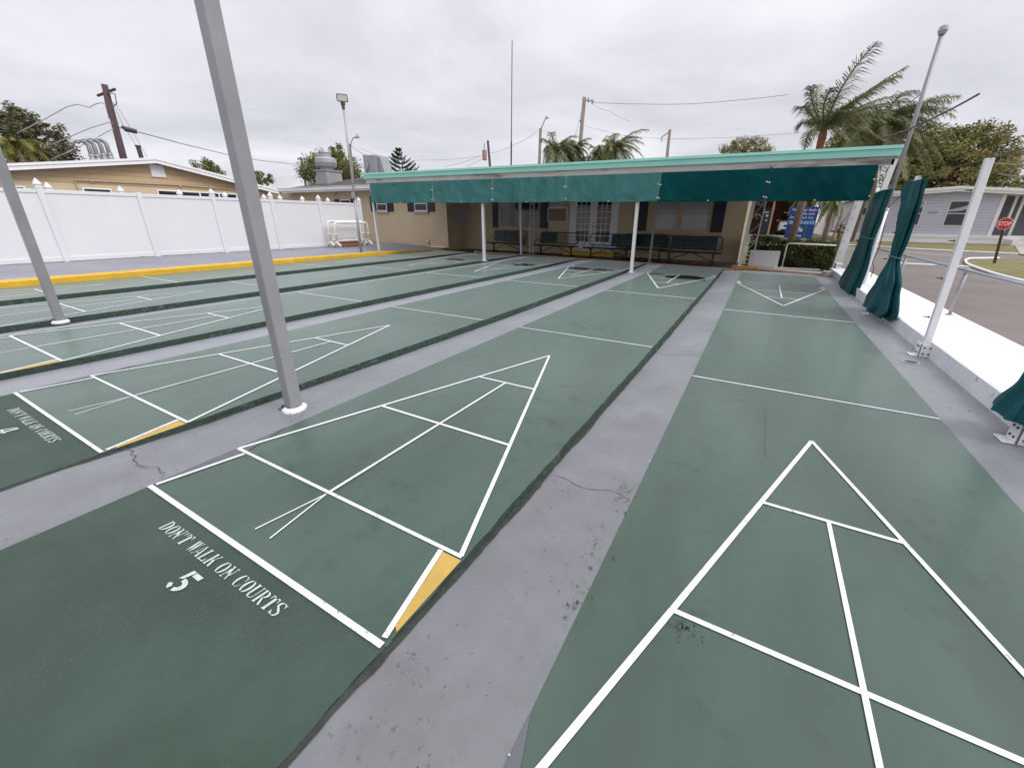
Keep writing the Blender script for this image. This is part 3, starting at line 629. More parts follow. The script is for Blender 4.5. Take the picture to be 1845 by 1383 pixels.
# framed notice board and small white sign: hang on the wall
p0, p1 = PY(987, 374, WY-.05), PY(1021, 400, WY-.05)
t = thing('notice_board', 'brown notice board in a pale frame left of the french doors', 'notice board', (p0.x, WY, p1.z))
b = MB(); x0, x1, z0, z1 = p0.x, p1.x, p1.z, p0.z
for a_, c_ in (((x0, z0), (x1, z0+.03)), ((x0, z1-.03), (x1, z1)), ((x0, z0+.03), (x0+.03, z1-.03)), ((x1-.03, z0+.03), (x1, z1-.03))): b.box((a_[0], WY-.05, a_[1]), (c_[0], WY-.003, c_[1]))
b.build('frame', SOFF, t); b = MB(); b.box((x0+.03, WY-.03, z0+.03), (x1-.03, WY-.004, z1-.03)); b.build('board', NOTICE, t)
p0, p1 = PY(990, 350, WY-.03), PY(1018, 372, WY-.03)
t = thing('wall_sign', 'plain white panel on the wall directly above the brown notice board', 'sign', (p0.x, WY, p1.z))
b = MB(); b.box((p0.x, WY-.03, p1.z), (p1.x, WY-.003, 2.32)); b.build('panel', BEAMW, t); b = MB(); b.box((p0.x-.02, WY-.036, p1.z-.03), (p1.x+.02, WY-.003, p1.z-.003)); b.build('bottom_rail', SOFF, t)

# ------------------------------------------------------------------ CANOPY
CY = 11.85; CL, CR = -13.72, 2.15
def zt(x): return 2.97+(2.885-2.97)*(x-CL)/(CR-CL)
cn = thing('canopy', 'long flat porch canopy with a mint green fascia along the clubhouse', 'canopy', (-5.8, CY, 0))
def slab(mb, x0, x1, y0, y1, dt, db, mi=0):
    return mb.add([(x0, y0, zt(x0)+db), (x1, y0, zt(x1)+db), (x1, y1, zt(x1)+db), (x0, y1, zt(x0)+db), (x0, y0, zt(x0)+dt), (x1, y0, zt(x1)+dt), (x1, y1, zt(x1)+dt), (x0, y1, zt(x0)+dt)],
                  [(0,3,2,1),(4,5,6,7),(0,1,5,4),(1,2,6,5),(2,3,7,6),(3,0,4,7)], mi)
b = MB(); slab(b, CL+.03, CR-.03, CY+.03, 16.99, -.03, -.07); b.build('roof_deck', mat('shade_dark_underside', (.20, .17, .15), .8, .15, 3), cn)  # underside colour darkened to deepen the shade below the canopy
b = MB(); slab(b, CL, CR, CY-.012, CY+.02, -.052, -.185); slab(b, CR-.03, CR, CY+.021, 16.99, -.052, -.185); slab(b, CL, CL+.03, CY+.021, 16.99, -.052, -.185); b.build('fascia', MINT, cn)
b = MB(); slab(b, CL-.02, CR+.02, CY-.04, CY+.05, .01, -.05); slab(b, CR-.04, CR+.02, CY+.051, 16.99, .01, -.05); slab(b, CL-.02, CL+.05, CY+.051, 16.99, .01, -.05); b.build('drip_edge', MINTL, cn)
b = MB(); slab(b, CL+.06, CR-.06, CY+.03, CY+.085, -.187, -.345); b.build('front_beam', BEAMW, cn)
b = MB(); slab(b, CL+.06, CR-.06, 14.85, 14.97, -.187, -.345); b.build('middle_beam', BEAMW, cn)
for i in range(20):
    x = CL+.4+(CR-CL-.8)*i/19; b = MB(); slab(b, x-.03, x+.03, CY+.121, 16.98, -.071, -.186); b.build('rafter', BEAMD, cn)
# posts: (base px, top px, z base, width, kind)
def post2(par, base, top, w, m=WHITE, name='post', plate=.11, extend=None, rnd=False, bev=.006):
    b = MB(); base = Vector(base); top = Vector(top)
    if extend: top = base+(top-base)*extend
    if rnd: b.tube([base, top], w/2, 12)
    else: b.beam(base, top, w, w, up=(0, 1, 0))
    o = b.build(name, m, par, bev=0 if rnd else bev, smooth=False)
    if plate:
        b = MB(); b.box((base.x-plate, base.y-plate, base.z-.002), (base.x+plate, base.y+plate, base.z+.012)); b.build('base_plate', m, o, bev=.003)
    return o
def canopy_post(bx, by, tx, ty, z=0, w=.085, ztop=2.62, m=WHITE, Y=None):
    base = PZ(bx, by, z) if Y is None else PY(bx, by, Y); top = PY(tx, ty, base.y); k = (ztop-base.z)/(top.z-base.z)
    return post2(cn, base, base+(top-base)*k, w, m, plate=.10)
for (bx, by, tx, ty, z, w) in ((684, 456.7, 672, 363, .08, .07), (873, 474, 870, 364, .045, .085), (1137, 493, 1149, 364, .0, .085)):
    q = PY(bx, by, 11.98); r_ = PY(tx, ty, 11.98); base = Vector((q.x, 11.98, z)); dd = (r_-q)/(r_.z-q.z); post2(cn, base, base+dd*(2.62-z), w, WHITE, plate=.10)
canopy_post(939, 458.5, 938, 364, 0, .075, 2.60); canopy_post(1170, 472.5, 1183, 370, 0, .07, 2.60, GREYP)
post2(cn, (1.93, 11.93, 0), PY(1612, 286, 11.93), .10, WHITE, plate=.1)       # right front corner
# far right post with bolt holes (double channel)
fp = PZ(1500, 489, 0); ft = PY(1543, 362, fp.y); k = 2.62/(ft.z); far = post2(cn, fp, fp+(ft-fp)*k, .10, WHITE, plate=.1)
fp2 = fp+Vector((.105, .02, 0)); post2(cn, fp2, fp2+(ft-fp)*k, .105, WHITE, plate=0)
for i in range(7): p = fp+(ft-fp)*k*(.1+.12*i); b = MB(); b.tube([(p.x+.02, p.y-.062, p.z), (p.x+.02, p.y-.05, p.z)], .013, 8); b.build('bolt', DARKM, far)
# lattice columns
def lattice(x0, x1, y, z0, z1, zig=True):
    m = MB(); r = .014
    m.beam((x0, y, z0), (x0, y, z1), .03, .03, (0,1,0)); m.beam((x1, y, z0), (x1, y, z1), .03, .03, (0,1,0))
    n = 9; w = x1-x0
    for i in range(4): z = z0+.07+.10*i; m.beam((x0, y, z), (x1, y, z), .014, .014, (0,1,0))
    zz = z0+.42; h = (z1-zz)/n
    for i in range(n):
        a = (x0, y, zz+h*i), (x1, y, zz+h*(i+1)); c = (x1, y, zz+h*i), (x0, y, zz+h*(i+1))
        s = a if i % 2 else c; m.beam(*s, .013, .013, (0,1,0))
        # scroll
        cx = (x0+x1)/2+(w*.18 if i % 2 else -w*.18); cz = zz+h*(i+.5)
        m.tube([(cx+w*.2*math.cos(t_)*(1-t_/9), y, cz+w*.2*math.sin(t_)*(1-t_/9)) for t_ in [q*.5 for q in range(13)]], .006, 5)
    return m.build('lattice_column', LATT, cn)
lattice(-8.80, -8.62, 16.15, 0, 2.62)
# right column: white post plus scrolled panel and second leg
pb = PZ(1330, 484, 0); pt = PY(1357, 366, pb.y); k = 2.6/pt.z; post2(cn, pb, pb+(pt-pb)*k, .075, WHITE, plate=.07)
x0, x1, y = pb.x+.05, pb.x+.33, pb.y+.02; m = MB(); lean = (pt-pb)/pt.z
def lz(u, z): return Vector((x0+(x1-x0)*u, y, 0))+Vector((lean.x*z, 0, z))
m.beam(lz(1, 0), lz(1, 2.6), .035, .035, (0,1,0)); m.beam(lz(0, 0), lz(0, 2.6), .03, .03, (0,1,0))
for z in (.18, .30, .42): m.beam(lz(0, z), lz(1, z), .02, .02, (0,1,0))
for zc_, s in ((.42, 1), (.95, -1), (1.5, 1), (2.0, -1)):
    m.tube([lz(.5+.42*math.cos(a), zc_+.13*math.sin(a)*s+.0) for a in [math.pi*q/12 for q in range(13)]], .010, 6)
    m.tube([lz(.5+.22*math.cos(a)*(1-a/9), zc_+.06*s+.06*math.sin(a)*s) for a in [q*.45 for q in range(14)]], .008, 6)
    m.beam(lz(.1, zc_+.12), lz(.9, zc_+.40), .014, .014, (0,1,0))
m.build('lattice_column', LATT, cn)

# ------------------------------------------------------------------ hanging canvas curtains along the canopy front
def curtain_panel(x0, x1, m, label, seed, zb0, zb1, hemm=HEM):
    t = thing('curtain', label, 'curtain', (x0, CY, 1.9), 'canvas drop curtains hanging from the canopy beam')
    nx, nz = 46, 14; b = MB()
    for side in (0, 1):
        for j in range(nz+1):
            for i in range(nx+1):
                u = i/nx; v = j/nz; x = x0+.012+(x1-x0-.024)*u; zt_ = zt(x)-.335; zb = zb0+(zb1-zb0)*u; z = zb+(zt_-zb)*v
                w = (.012*noise.noise(Vector((x*1.1+seed, z*.9, seed)))+.012*math.sin(x*9+seed+4*noise.noise(Vector((x, z*2, seed))))*(1.1-v)+.022*(1.15-v)*noise.noise(Vector((x*4, z*1.5, seed*2)))+.012*noise.noise(Vector((x*9+z*6, z*5, seed*3))))*1.5
                sag = -.012*math.sin(math.pi*u)*(1-v)
                b.v.append((x, CY-.022+w+side*.004, z+sag))
    q = (nx+1)*(nz+1)
    for j in range(nz):
        for i in range(nx):
            a = j*(nx+1)+i; b.f.append((a, a+1, a+nx+2, a+nx+1)); b.m.append(0); b.f.append((q+a, q+a+nx+1, q+a+nx+2, q+a+1)); b.m.append(0)
    b.build('canvas', m, t, smooth=True)
    b = MB(); b.tube([(x0+.02+(x1-x0-.04)*i/12, CY-.02, zb0+(zb1-zb0)*i/12-.012*math.sin(math.pi*i/12)-.006) for i in range(13)], .012, 6); b.build('hem', hemm, t, smooth=True)
    for u in (0.012, .988):
        x = x0+(x1-x0)*u
        for z in (zb0+.06, zb0+.38): b = MB(); b.tube([(x, CY-.045, z), (x, CY-.03, z)], .018, 10); b.build('grommet', GROM, t)
    b = MB(); b.tube([((x0+x1)/2, CY-.06, zb0-.012), ((x0+x1)/2, CY-.03, zb0-.012)], .016, 8); b.build('grommet', GROM, t)
    return t
seams = [-13.42, -10.33, -7.84, -5.28, -2.60, -.12, 1.86]
zb = [1.965, 1.94, 1.925, 1.92, 1.905, 1.89, 1.875]
lab = ['leftmost faded teal canvas curtain by the shingle roof', 'second faded teal canvas curtain from the left end', 'faded teal canvas curtain above the leftmost bench', 'faded teal canvas curtain above the notice board and french doors', 'dark teal canvas curtain above the pale blind window', 'rightmost dark teal canvas curtain above the hedge']
for i in range(6):
    curtain_panel(seams[i], seams[i+1], TEALF if i < 4 else TEALD, lab[i], i*3.3+1, zb[i], zb[i+1], HEM if i < 4 else TEALD)
# battens seen between curtains
for x in seams[1:5]:
    b = MB(); b.box((x-.012, CY-.012, 1.93), (x+.012, CY+.01, 2.6)); b.build('batten', BEAMW, cn)
b = MB(); b.box((seams[5]-.02, CY+.0, 1.9), (seams[5]+.02, CY+.02, 2.6)); b.build('batten', DARKM, cn)

# ------------------------------------------------------------------ free standing posts
def standing_post(bx, by, tx, ty, label, z=0, w=.092, m=GREYP, ext=1.16):
    base = PZ(bx, by, z); top = PY(tx, ty, base.y); d = (top-base)*ext
    t = thing('steel_post', label, 'post', tuple(base), 'square steel posts between the courts')
    b = MB(); b.beam(base, base+d, w, w, (0,1,0)); b.build('shaft', m, t, bev=.006)
    # worn concrete collar at the foot
    b = MB(); n = 18; prof = [(.085, .0), (.092, .012), (.088, .03), (.07, .042), (.058, .045)]
    for r_, z_ in prof:
        for k in range(n):
            a = 2*math.pi*k/n; s_ = r_*(1+.16*noise.noise(Vector((math.cos(a)*2, math.sin(a)*2, bx))))
            b.v.append((base.x+s_*math.cos(a), base.y+s_*math.sin(a), base.z+z_-.004))
    for i in range(4):
        for k in range(n): b.f.append((i*n+k, i*n+(k+1)%n, (i+1)*n+(k+1)%n, (i+1)*n+k)); b.m.append(0)
    b.build('collar', CURBG, t, smooth=True)
    b = MB(); b.beam(base+Vector((-.12, -.05, .004)), base+Vector((-.03, -.06, .012)), .02, .008); b.beam(base+Vector((-.06, -.055, .008)), base+Vector((-.04, -.05, .05)), .012, .012); b.lathe([(.012, 0), (.012, .02), (.006, .03)], tuple(base+Vector((-.045, -.06, .03))), 8); b.build('anchor', DARKM, t)
    return t
standing_post(531, 738, 409, 171, 'tall grey square post nearest the camera between courts 4 and 5', .002, ext=1.35)
standing_post(110, 581, -1, 292, 'grey square post at the left edge beyond court 4', .02, ext=1.35)

def drilled_post(by_px, tx_px, Y=None, ext=1.0, label='', w=.064):
    base = PZ(*by_px, 0) if Y is None else Y; top = PY(*tx_px, base.y); d = (top-base)*ext
    t = thing('curtain_post', label, 'post', tuple(base), 'white drilled posts along the kerb wall')
    b = MB(); b.beam(base+Vector((0,0,.0)), base+d, w, w, (0,1,0)); b.build('shaft', WHITE, t, bev=.006)
    b = MB(); b.box((base.x-.065, base.y-.075, base.z), (base.x-.053, base.y+.06, base.z+.15)); b.box((base.x-.065, base.y-.075, base.z), (base.x+.055, base.y-.063, base.z+.15)); b.box((base.x-.13, base.y-.075, base.z), (base.x-.0651, base.y+.06, base.z+.008)); br = b.build('bracket', WHITE, t, bev=.003)
    b = MB()
    for yy in (-.03, .02):
        for zz in (.04, .11): b.tube([(base.x-.072, base.y+yy, base.z+zz), (base.x-.064, base.y+yy, base.z+zz)], .009, 8)
    for xx in (-.03, .02):
        for zz in (.04, .11): b.tube([(base.x+xx, base.y-.082, base.z+zz), (base.x+xx, base.y-.074, base.z+zz)], .009, 8)
    b.build('bolt', DARKM, br)
    b = MB()
    for i, f in enumerate((.22, .43, .62, .86)):
        p = base+d*f; b.tube([p+Vector((-.05, 0, 0)), p+Vector((-.10, -.005, .002))], .006, 6); b.tube([p+Vector((-.05, 0, 0)), p+Vector((-.062, 0, 0))], .012, 8)
    b.build('hook', DARKM, t)
    return t
drilled_post((1662, 640), (1783, 285), label='bare white post with bolted foot bracket at the kerb wall')
q = PX(1655, 322, 1.85); q0 = Vector((q.x-.02, q.y, 0)); POST2 = q0
drilled_post(None, (1655, 317), Y=q0, label='white post mostly hidden by the tied teal curtain at the kerb wall')
drilled_post((1842, 796), (2040, 330), label='white post with bolted foot at the right edge of the walk')

# bundled curtains tied along the right-hand cable
def bundle(prof, xc, name, label, m=TEALB, pleats=9, seed=0, xd=.10, ties=()):
    """prof: list of (z, y0, y1, depth)"""
    t = thing(name, label, 'curtain', (xc, (prof[0][1]+prof[0][2])/2, 0), 'tied back curtains on the right cable')
    n = 72; b = MB(); lv = []
    for (z0, a0, c0, d0), (z1, a1, c1, d1) in zip(prof, prof[1:]):
        for i in range(8):
            u = i/8; s_ = u*u*(3-2*u); lv.append((z0+(z1-z0)*u, a0+(a1-a0)*s_, c0+(c1-c0)*s_, d0+(d1-d0)*s_))
    lv.append(prof[-1])
    for li, (z, a, c, d) in enumerate(lv):
        cy, ry = (a+c)/2, abs(c-a)/2
        for k in range(n):
            th = 2*math.pi*k/n; amp = .30+.12*noise.noise(Vector((k*.4, z*1.2, seed)))
            rr = 1-amp*(.5+.5*math.cos(pleats*th+seed+1.2*noise.noise(Vector((z*1.5, seed, th*.5)))))
            rr *= 1+.10*noise.noise(Vector((math.cos(th)*1.5, math.sin(th)*1.5, z*2.2+seed)))
            b.v.append((xc+d*rr*math.cos(th), cy+ry*rr*math.sin(th), z+.018*noise.noise(Vector((k*.25, seed, li*.1)))))
    for li in range(len(lv)-1):
        for k in range(n): b.f.append((li*n+k, li*n+(k+1)%n, (li+1)*n+(k+1)%n, (li+1)*n+k)); b.m.append(0)
    b.build('canvas', m, t, smooth=True)
    for z, a, c, d in ties:
        b = MB(); cy, ry = (a+c)/2, abs(c-a)/2
        b.tube([(xc+(d+.006)*math.cos(2*math.pi*k/20), cy+(ry+.006)*math.sin(2*math.pi*k/20), z+.01*math.sin(4*k/20)) for k in range(21)], .012, 6); b.build('tie', GROM if name == 'curtain' and z > 1.5 else HEM, t)
    return t
def yz(x, y, X): p = PX(x, y, X); return p.y, p.z
def bprof(rows, X):
    out = []
    for (xl, xr, y, d) in rows:
        a, z = yz(xl, y, X); c, z2 = yz(xr, y, X); out.append(((z+z2)/2, a, c, d))
    return out
X2 = 1.83
pr2 = bprof([(1628, 1669, 327, .05), (1622, 1655, 380, .07), (1612, 1636, 430, .06), (1604, 1622, 463, .045), (1580, 1624, 512, .10), (1560, 1620, 548, .13), (1557, 1607, 560, .14)], X2)
bundle(pr2, X2, 'curtain', 'teal curtain tied at its waist in front of the lavender house', seed=2.1, pleats=8, ties=[pr2[3]])
X1 = 1.90
pr1 = bprof([(1578, 1607, 343, .05), (1560, 1592, 390, .06), (1548, 1576, 428, .05), (1532, 1566, 470, .07), (1509, 1547, 522, .10)], X1)
bundle(pr1, X1, 'curtain', 'straight teal curtain bundle beside the tall pole at the canopy corner', seed=5.4, pleats=6, ties=[pr1[2]])
pr3 = [(1.75, 3.72, 3.95, .05), (.95, 3.75, 3.92, .05), (.72, 3.76, 3.88, .04), (.42, 3.74, 4.0, .08), (.16, 3.70, 4.14, .12)]
bundle(pr3, 1.80, 'curtain', 'flared hem of a teal curtain at the right edge of the picture', seed=8.2, pleats=7, ties=[pr3[2]])

# tall pale pole at the canopy corner
pb = PZ(1549, 526, 0); pt = PY(1662, 171, pb.y); d = (pt-pb)
t = thing('flag_pole', 'tall pale round pole rising past the right canopy corner', 'pole', tuple(pb))
b = MB(); b.tube([pb, pb+d*.46], .045, 14); b.build('sleeve', WHITE, t, smooth=True)
b = MB(); b.tube([pb+d*.46, pb+d*1.25], .034, 14); b.build('shaft', GREYP, t, smooth=True)
b = MB(); b.lathe([(.05, 0), (.05, .03), (.036, .05)], tuple(pb+d*.455), 14); b.build('collar', WHITE, t)
b = MB(); p = pb+d*.18; b.tube([p+Vector((.05, .02, .0)), p+Vector((.10, .04, .25)), pb+d*.44+Vector((.04, 0, 0))], .008, 6); b.tube([p+Vector((.05, .02, 0)), p+Vector((.12, .03, -.15)), p+Vector((.11, .05, -.32))], .008, 6); b.build('rope', WIRE, t)
b = MB(); b.lathe([(.0, .30), (.06, .26), (.07, .2), (.05, .14)][::-1], tuple(pb+d*1.25-Vector((0,0,.15))), 12); b.build('finial', GALV, t)
FLAG = (pb, d)

# galvanised railing on the outer edge of the strip
t = thing('handrail', 'galvanised pipe railing along the outer edge of the white strip', 'railing', (2.6, 8, .17))
b = MB(); b.tube([(2.6, 16.4, .80), (2.6, -2.5, .80)], .024, 10); b.build('top_rail', GALV, t, smooth=True)
for y in (14.1, 11.08, 8.1, 5.1, 2.1, -.9):
    b = MB(); b.tube([(2.6, y, .165), (2.6, y, .79)], .021, 10); p = b.build('rail_post', GALV, t, smooth=True)
    b = MB(); b.tube([(2.6, y-.05, .80), (2.6, y+.05, .80)], .033, 10); b.build('tee', GALV, p, smooth=True)
    b = MB(); b.lathe([(.05, 0), (.05, .01), (.03, .02)], (2.6, y, .168), 12); b.build('flange', GALV, p)

# ------------------------------------------------------------------ benches
def bench(loc, rz, label, panel=(0, 1), L=1.75):
    t = thing('park_bench', label, 'bench', loc, 'dark green metal benches under the canopy')
    t.rotation_euler = (0, 0, rz)
    def bl(mb, nm, m, par=t, **k):
        o = mb.build(nm, m, par, **k); 
        if par is t: o.location = (0, 0, 0)
        return o
    h = L/2; b = MB(); b.box((-h-.12, -.24, .37), (h+.12, .20, .405)); n = 44
    s = bl(b, 'seat', BENCH, bev=.015)
    b = MB()
    for i in range(9): b.box((-h-.10, -.23+.047*i, .4055), (h+.10, -.212+.047*i, .4085))
    bl(b, 'seat_ribs', BENCHB, s)
    b = MB(); r = .018; zz0, zz1 = .48, .90; yb_ = .22; hh = h+.05; c = .09
    def loop(hh, z0, z1, y0, y1):
        pts = []
        for cx, cz, a0 in ((hh-c, z1-c, 0), (-hh+c, z1-c, 90), (-hh+c, z0+c, 180), (hh-c, z0+c, 270)):
            for i in range(6): a = R(a0+90*i/5); x, z = cx+c*math.cos(a), cz+c*math.sin(a); pts.append((x, y0+(y1-y0)*(z-z0)/(z1-z0), z))
        return pts+[pts[0]]
    b.tube(loop(hh, zz0, zz1, yb_, yb_+.09), r, 8)
    for x in (-.3, .3): b.tube([(x, yb_, zz0), (x, yb_+.09, zz1)], .010, 6)
    for q in (.33, .66): b.tube([(-hh, yb_+.09*q, zz0+(zz1-zz0)*q), (hh, yb_+.09*q, zz0+(zz1-zz0)*q)], .007, 6)
    bf = bl(b, 'back_frame', BENCHB, smooth=True)
    b = MB(); xa, xb = -hh+.05+(2*hh-.1)*panel[0], -hh+.05+(2*hh-.1)*panel[1]
    b.add([(xa, yb_+.01, zz0+.02), (xb, yb_+.01, zz0+.02), (xb, yb_+.085, zz1-.02), (xa, yb_+.085, zz1-.02), (xa, yb_+.022, zz0+.02), (xb, yb_+.022, zz0+.02), (xb, yb_+.097, zz1-.02), (xa, yb_+.097, zz1-.02)],
          [(0,1,2,3), (7,6,5,4), (0,4,5,1), (1,5,6,2), (2,6,7,3), (3,7,4,0)]); bl(b, 'backrest', BENCH)
    for s_ in (-1, 1):
        x = s_*(h-.14); b = MB(); b.box((x-.03, -.03, .04), (x+.03, .03, .37)); b.box((x-.035, -.30, .0), (x+.035, .30, .04)); b.box((x-.025, -.22, .335), (x+.025, .2, .369))
        b.tube([(x, .18, .35), (x, .22, .50)], .018, 6)
        bl(b, 'leg', BENCHB, bev=.008)
        b = MB(); b.tube([(x, 0, .10), (s_*.06, 0, .36)], .015, 6); bl(b, 'brace', BENCHB)
        b = MB(); b.tube([(s_*(h+.10), -.2, .40), (s_*(h+.13), -.05, .56), (s_*(h+.10), .18, .62)], .012, 6); bl(b, 'end_loop', BENCHB)
    return t
bench((-10.1, 16.35, 0), R(-4), 'leftmost green bench under the left window', (0, .72))
bench((-7.55, 16.15, 0), R(-4), 'green bench below the notice board with an open right back', (0, .45))
bench((-5.15, 15.85, 0), R(-4), 'front green bench before the french doors with an open left back', (.5, 1))
bench((-3.95, 16.35, 0), R(-3), 'green bench set back between the doors and the blind window', (0, 1), 1.6)
bench((-2.1, 15.75, 0), R(-1), 'rightmost green bench under the window with pale blinds', (.06, .94))

# edge pipes and ledges on the porch floor
t = thing('edge_rail', 'long salmon and orange painted edging rail across the porch floor', 'edging', (-6, 15, 0))
a, c = PZ(858, 452.8, .03), PZ(1322, 484.5, .02)
b = MB(); b.beam(a, c, .05, .045); b.build('rail', COPPER, t, bev=.01)
b = MB(); b.box((a.x-.05, a.y-.05, 0), (a.x+.04, a.y+.05, .06)); b.build('end_cap', PVC, t)
t = thing('edge_pipe', 'short salmon pipe lying on the floor near the inner corner', 'pipe', tuple(PZ(780, 449, .07)))
b = MB(); b.tube([PZ(764, 449.5, .12), PZ(778, 450, .09), PZ(808, 452.3, .07), PZ(839, 454.3, .06)], .028, 8); b.build('pipe', COPPER, t, smooth=True)
b = MB(); b.tube([PZ(772, 449.5, .1), PZ(790, 448, .1), PZ(806, 446.5, .1)], .022, 8); b.build('branch', COPPER, t, smooth=True)
b = MB(); p = PZ(775, 449, .1); b.tube([p, p+Vector((0, 0, .45))], .010, 6); b.build('stake', DARKM, t)
t = thing('kerb_ledge', 'low concrete ledge with a red brown front edge below the hedge', 'ledge', (.7, 15, 0))
a = PZ(1345, 484.5, .0); c = PZ(1486, 496, .0); k_ = Vector((0, .42, 0))
b = MB(); b.poly([(a.x, a.y), (c.x, c.y), (c.x, c.y+.55), (a.x, a.y+.55)], -.1, .055); b.build('slab', CONC, t, bev=.01)
b = MB(); b.beam(a+Vector((0, -.02, .028)), c+Vector((0, -.02, .028)), .03, .05); b.build('front_edge', COPPER, t)
b = MB(); b.box((a.x-.42, a.y-.12, -.0), (a.x+.32, a.y+.22, .09)); b.build('orange_end', ORANGE, t, bev=.01)
b = MB(); b.box((a.x+.75, a.y+.35, .056), (c.x-.05, a.y+.42, .085)); b.build('white_strip', SOFF, t)
p = PZ(1489, 497, 0); t = thing('concrete_block', 'broken concrete lump at the foot of the far white post', 'block', tuple(p))
b = MB(); random.seed(5)
pts = [(-.16, -.1), (-.05, -.15), (.12, -.12), (.16, .02), (.08, .12), (-.1, .1)]
vs = [(p.x+x, p.y+y, 0) for x, y in pts]+[(p.x+x*.85, p.y+y*.85, .12+random.uniform(-.02, .03)) for x, y in pts]
b.add(vs, [tuple(range(6))[::-1], tuple(range(6, 12))]+[(i, (i+1)%6, 6+(i+1)%6, 6+i) for i in range(6)]); b.build('lump', CONC, t, bev=.01)
p = PX(1512, 486, 1.95); t = thing('bracket_box', 'small white angle bracket low beside the far post', 'bracket', (2.05, 14.9, .1))
b = MB(); b.box((2.0, 14.7, .18), (2.16, 15.1, .20)); b.box((2.0, 14.7, .30), (2.16, 15.1, .32)); b.box((2.0, 14.7, .2), (2.02, 15.1, .30)); b.build('angle', WHITE, t)
# white board and PVC rail before the hedge
t = thing('white_board', 'plain white board standing low before the hedge', 'board', (.15, 15.3, .05))
b = MB(); b.box((-.25, 15.3, .058), (.58, 15.34, .54)); b.build('panel', VINYL, t, bev=.008)
b = MB(); b.box((-.25, 15.296, .541), (.58, 15.345, .56)); b.build('top_edge', SOFF, t)
t = thing('pvc_rail', 'white pipe rail bent in front of the hedge', 'railing', (.73, 15.6, 0))
b = MB(); b.tube([(.72, 15.6, .05), (.72, 15.6, .72), (.735, 15.6, .77), (.78, 15.6, .79), (1.98, 15.6, .77)], .022, 10); b.build('rail', PVC, t, smooth=True)
b = MB(); b.lathe([(.04, 0), (.04, .01)], (.72, 15.6, .056), 12); b.build('foot', PVC, t)
# ------------------------------------------------------------------ white vinyl fences
def cap_mesh(b, x, y, z, s=.065):
    pr = [(s*1.25, 0), (s*1.25, .03), (s*.95, .04), (s*.85, .055), (s*1.3, .085), (s*1.25, .105), (s*.75, .17), (s*.1, .235), (0.001, .24)]
    for r_, dz in pr:
        for k in range(4): a = math.pi/4+math.pi/2*k; b.v.append((x+r_*math.cos(a)*1.2, y+r_*math.sin(a)*1.2, z+dz))
    o = len(b.v)-len(pr)*4
    for i in range(len(pr)-1):
        for k in range(4): b.f.append((o+i*4+k, o+i*4+(k+1)%4, o+(i+1)*4+(k+1)%4, o+(i+1)*4+k)); b.m.append(0)
def fence(name, label, X, ys, z0, z1, capped, ph=.03):
    t = thing(name, label, 'fence', (X, ys[0], z0), None)
    for i, y in enumerate(ys):
        b = MB(); b.box((X-.065, y-.065, z0-.1), (X+.065, y+.065, z1+ph)); p = b.build('post', VINYL, t, bev=.008)
        if capped[i]: b = MB(); cap_mesh(b, X, y, z1+ph); p2 = b.build('post_cap', VINYL, p)
    for y0, y1 in zip(ys, ys[1:]):
        b = MB(); b.box((X-.02, y0+.066, z0+.13), (X+.02, y1-.066, z1-.09))
        pn = b.build('panel', VINYL, t)
        for za, zb2 in ((z0+.01, z0+.13), (z1-.09, z1)): b = MB(); b.box((X-.04, y0+.066, za), (X+.04, y1-.066, zb2)); b.build('rail', VINYL, pn, bev=.006)
    return t
FX = -16.8
fence('vinyl_fence', 'tall white vinyl privacy fence along the grey platform', FX, [-6.15, -4.15, -2.15, -.15, 1.85, 3.88, 5.92, 7.93, 9.93, 11.97, 14.05], .2, 2.03, [1, 1, 1, 1, 1, 1, 0, 1, 1, 1, 1])
# second fence further back whose caps show above the first
cps = [(85, 334), (216, 340), (323, 347), (405, 352), (475, 353), (504, 355), (544, 356), (590, 357)]
ysb = [PX(x, y, -17.9).y for x, y in cps]
fence('vinyl_fence', 'rear white vinyl fence with only its pointed caps showing', -17.9, ysb, .2, 2.0, [1]*8, .03)
# white pvc barricades leaning by the fence end
def barricade(x, y0, y1, label, zb=.2, h=.98):
    t = thing('pvc_barricade', label, 'barricade', (x, y0, zb), 'white pipe barricades by the fence end'); r = .045
    b = MB(); c = .1
    pts = [(x, y0, zb+.16), (x, y0, zb+h-c), (x, y0+.03, zb+h-.03), (x, y0+c, zb+h), (x, y1-c, zb+h), (x, y1-.03, zb+h-.03), (x, y1, zb+h-c), (x, y1, zb+.16)]
    b.tube(pts, r, 10); b.build('frame', PVC, t, smooth=True)
    b = MB(); b.tube([(x, y0+.05, zb+.26), (x, y1-.05, zb+.26)], .04, 10); b.build('lower_bar', PVC, t, smooth=True)
    for y in (y0, y1):
        b = MB(); b.tube([(x-.22, y, zb+.03), (x-.17, y, zb+.09), (x-.08, y, zb+.15), (x, y, zb+.16), (x+.08, y, zb+.15), (x+.17, y, zb+.09), (x+.22, y, zb+.03)], .045, 10); b.build('foot', PVC, t, smooth=True)
        b = MB(); b.tube([(x, y, zb+.14), (x, y, zb+.24)], .058, 10); b.tube([(x, y, zb+.5), (x, y, zb+.57)], .056, 10); b.build('coupling', PVC, t, smooth=True)
    return t
barricade(-16.45, 11.98, 13.80, 'white pipe barricade nearest the vinyl fence', .2, 1.05)
barricade(-16.05, 12.0, 13.72, 'front white pipe barricade standing over a brown board', .2, 1.0)
pa = PZ(611, 442, .22)
t = thing('wooden_board', 'brown board leaning low inside the pipe barricades', 'board', (-15.95, 12.8, .2))
b = MB(); b.extr([(-16.02, 12.12, .215), (-16.02, 13.22, .215), (-16.25, 13.12, .47), (-16.25, 12.08, .47)], (.03, 0, .03)); b.build('plank', WOODB, t, bev=.005)
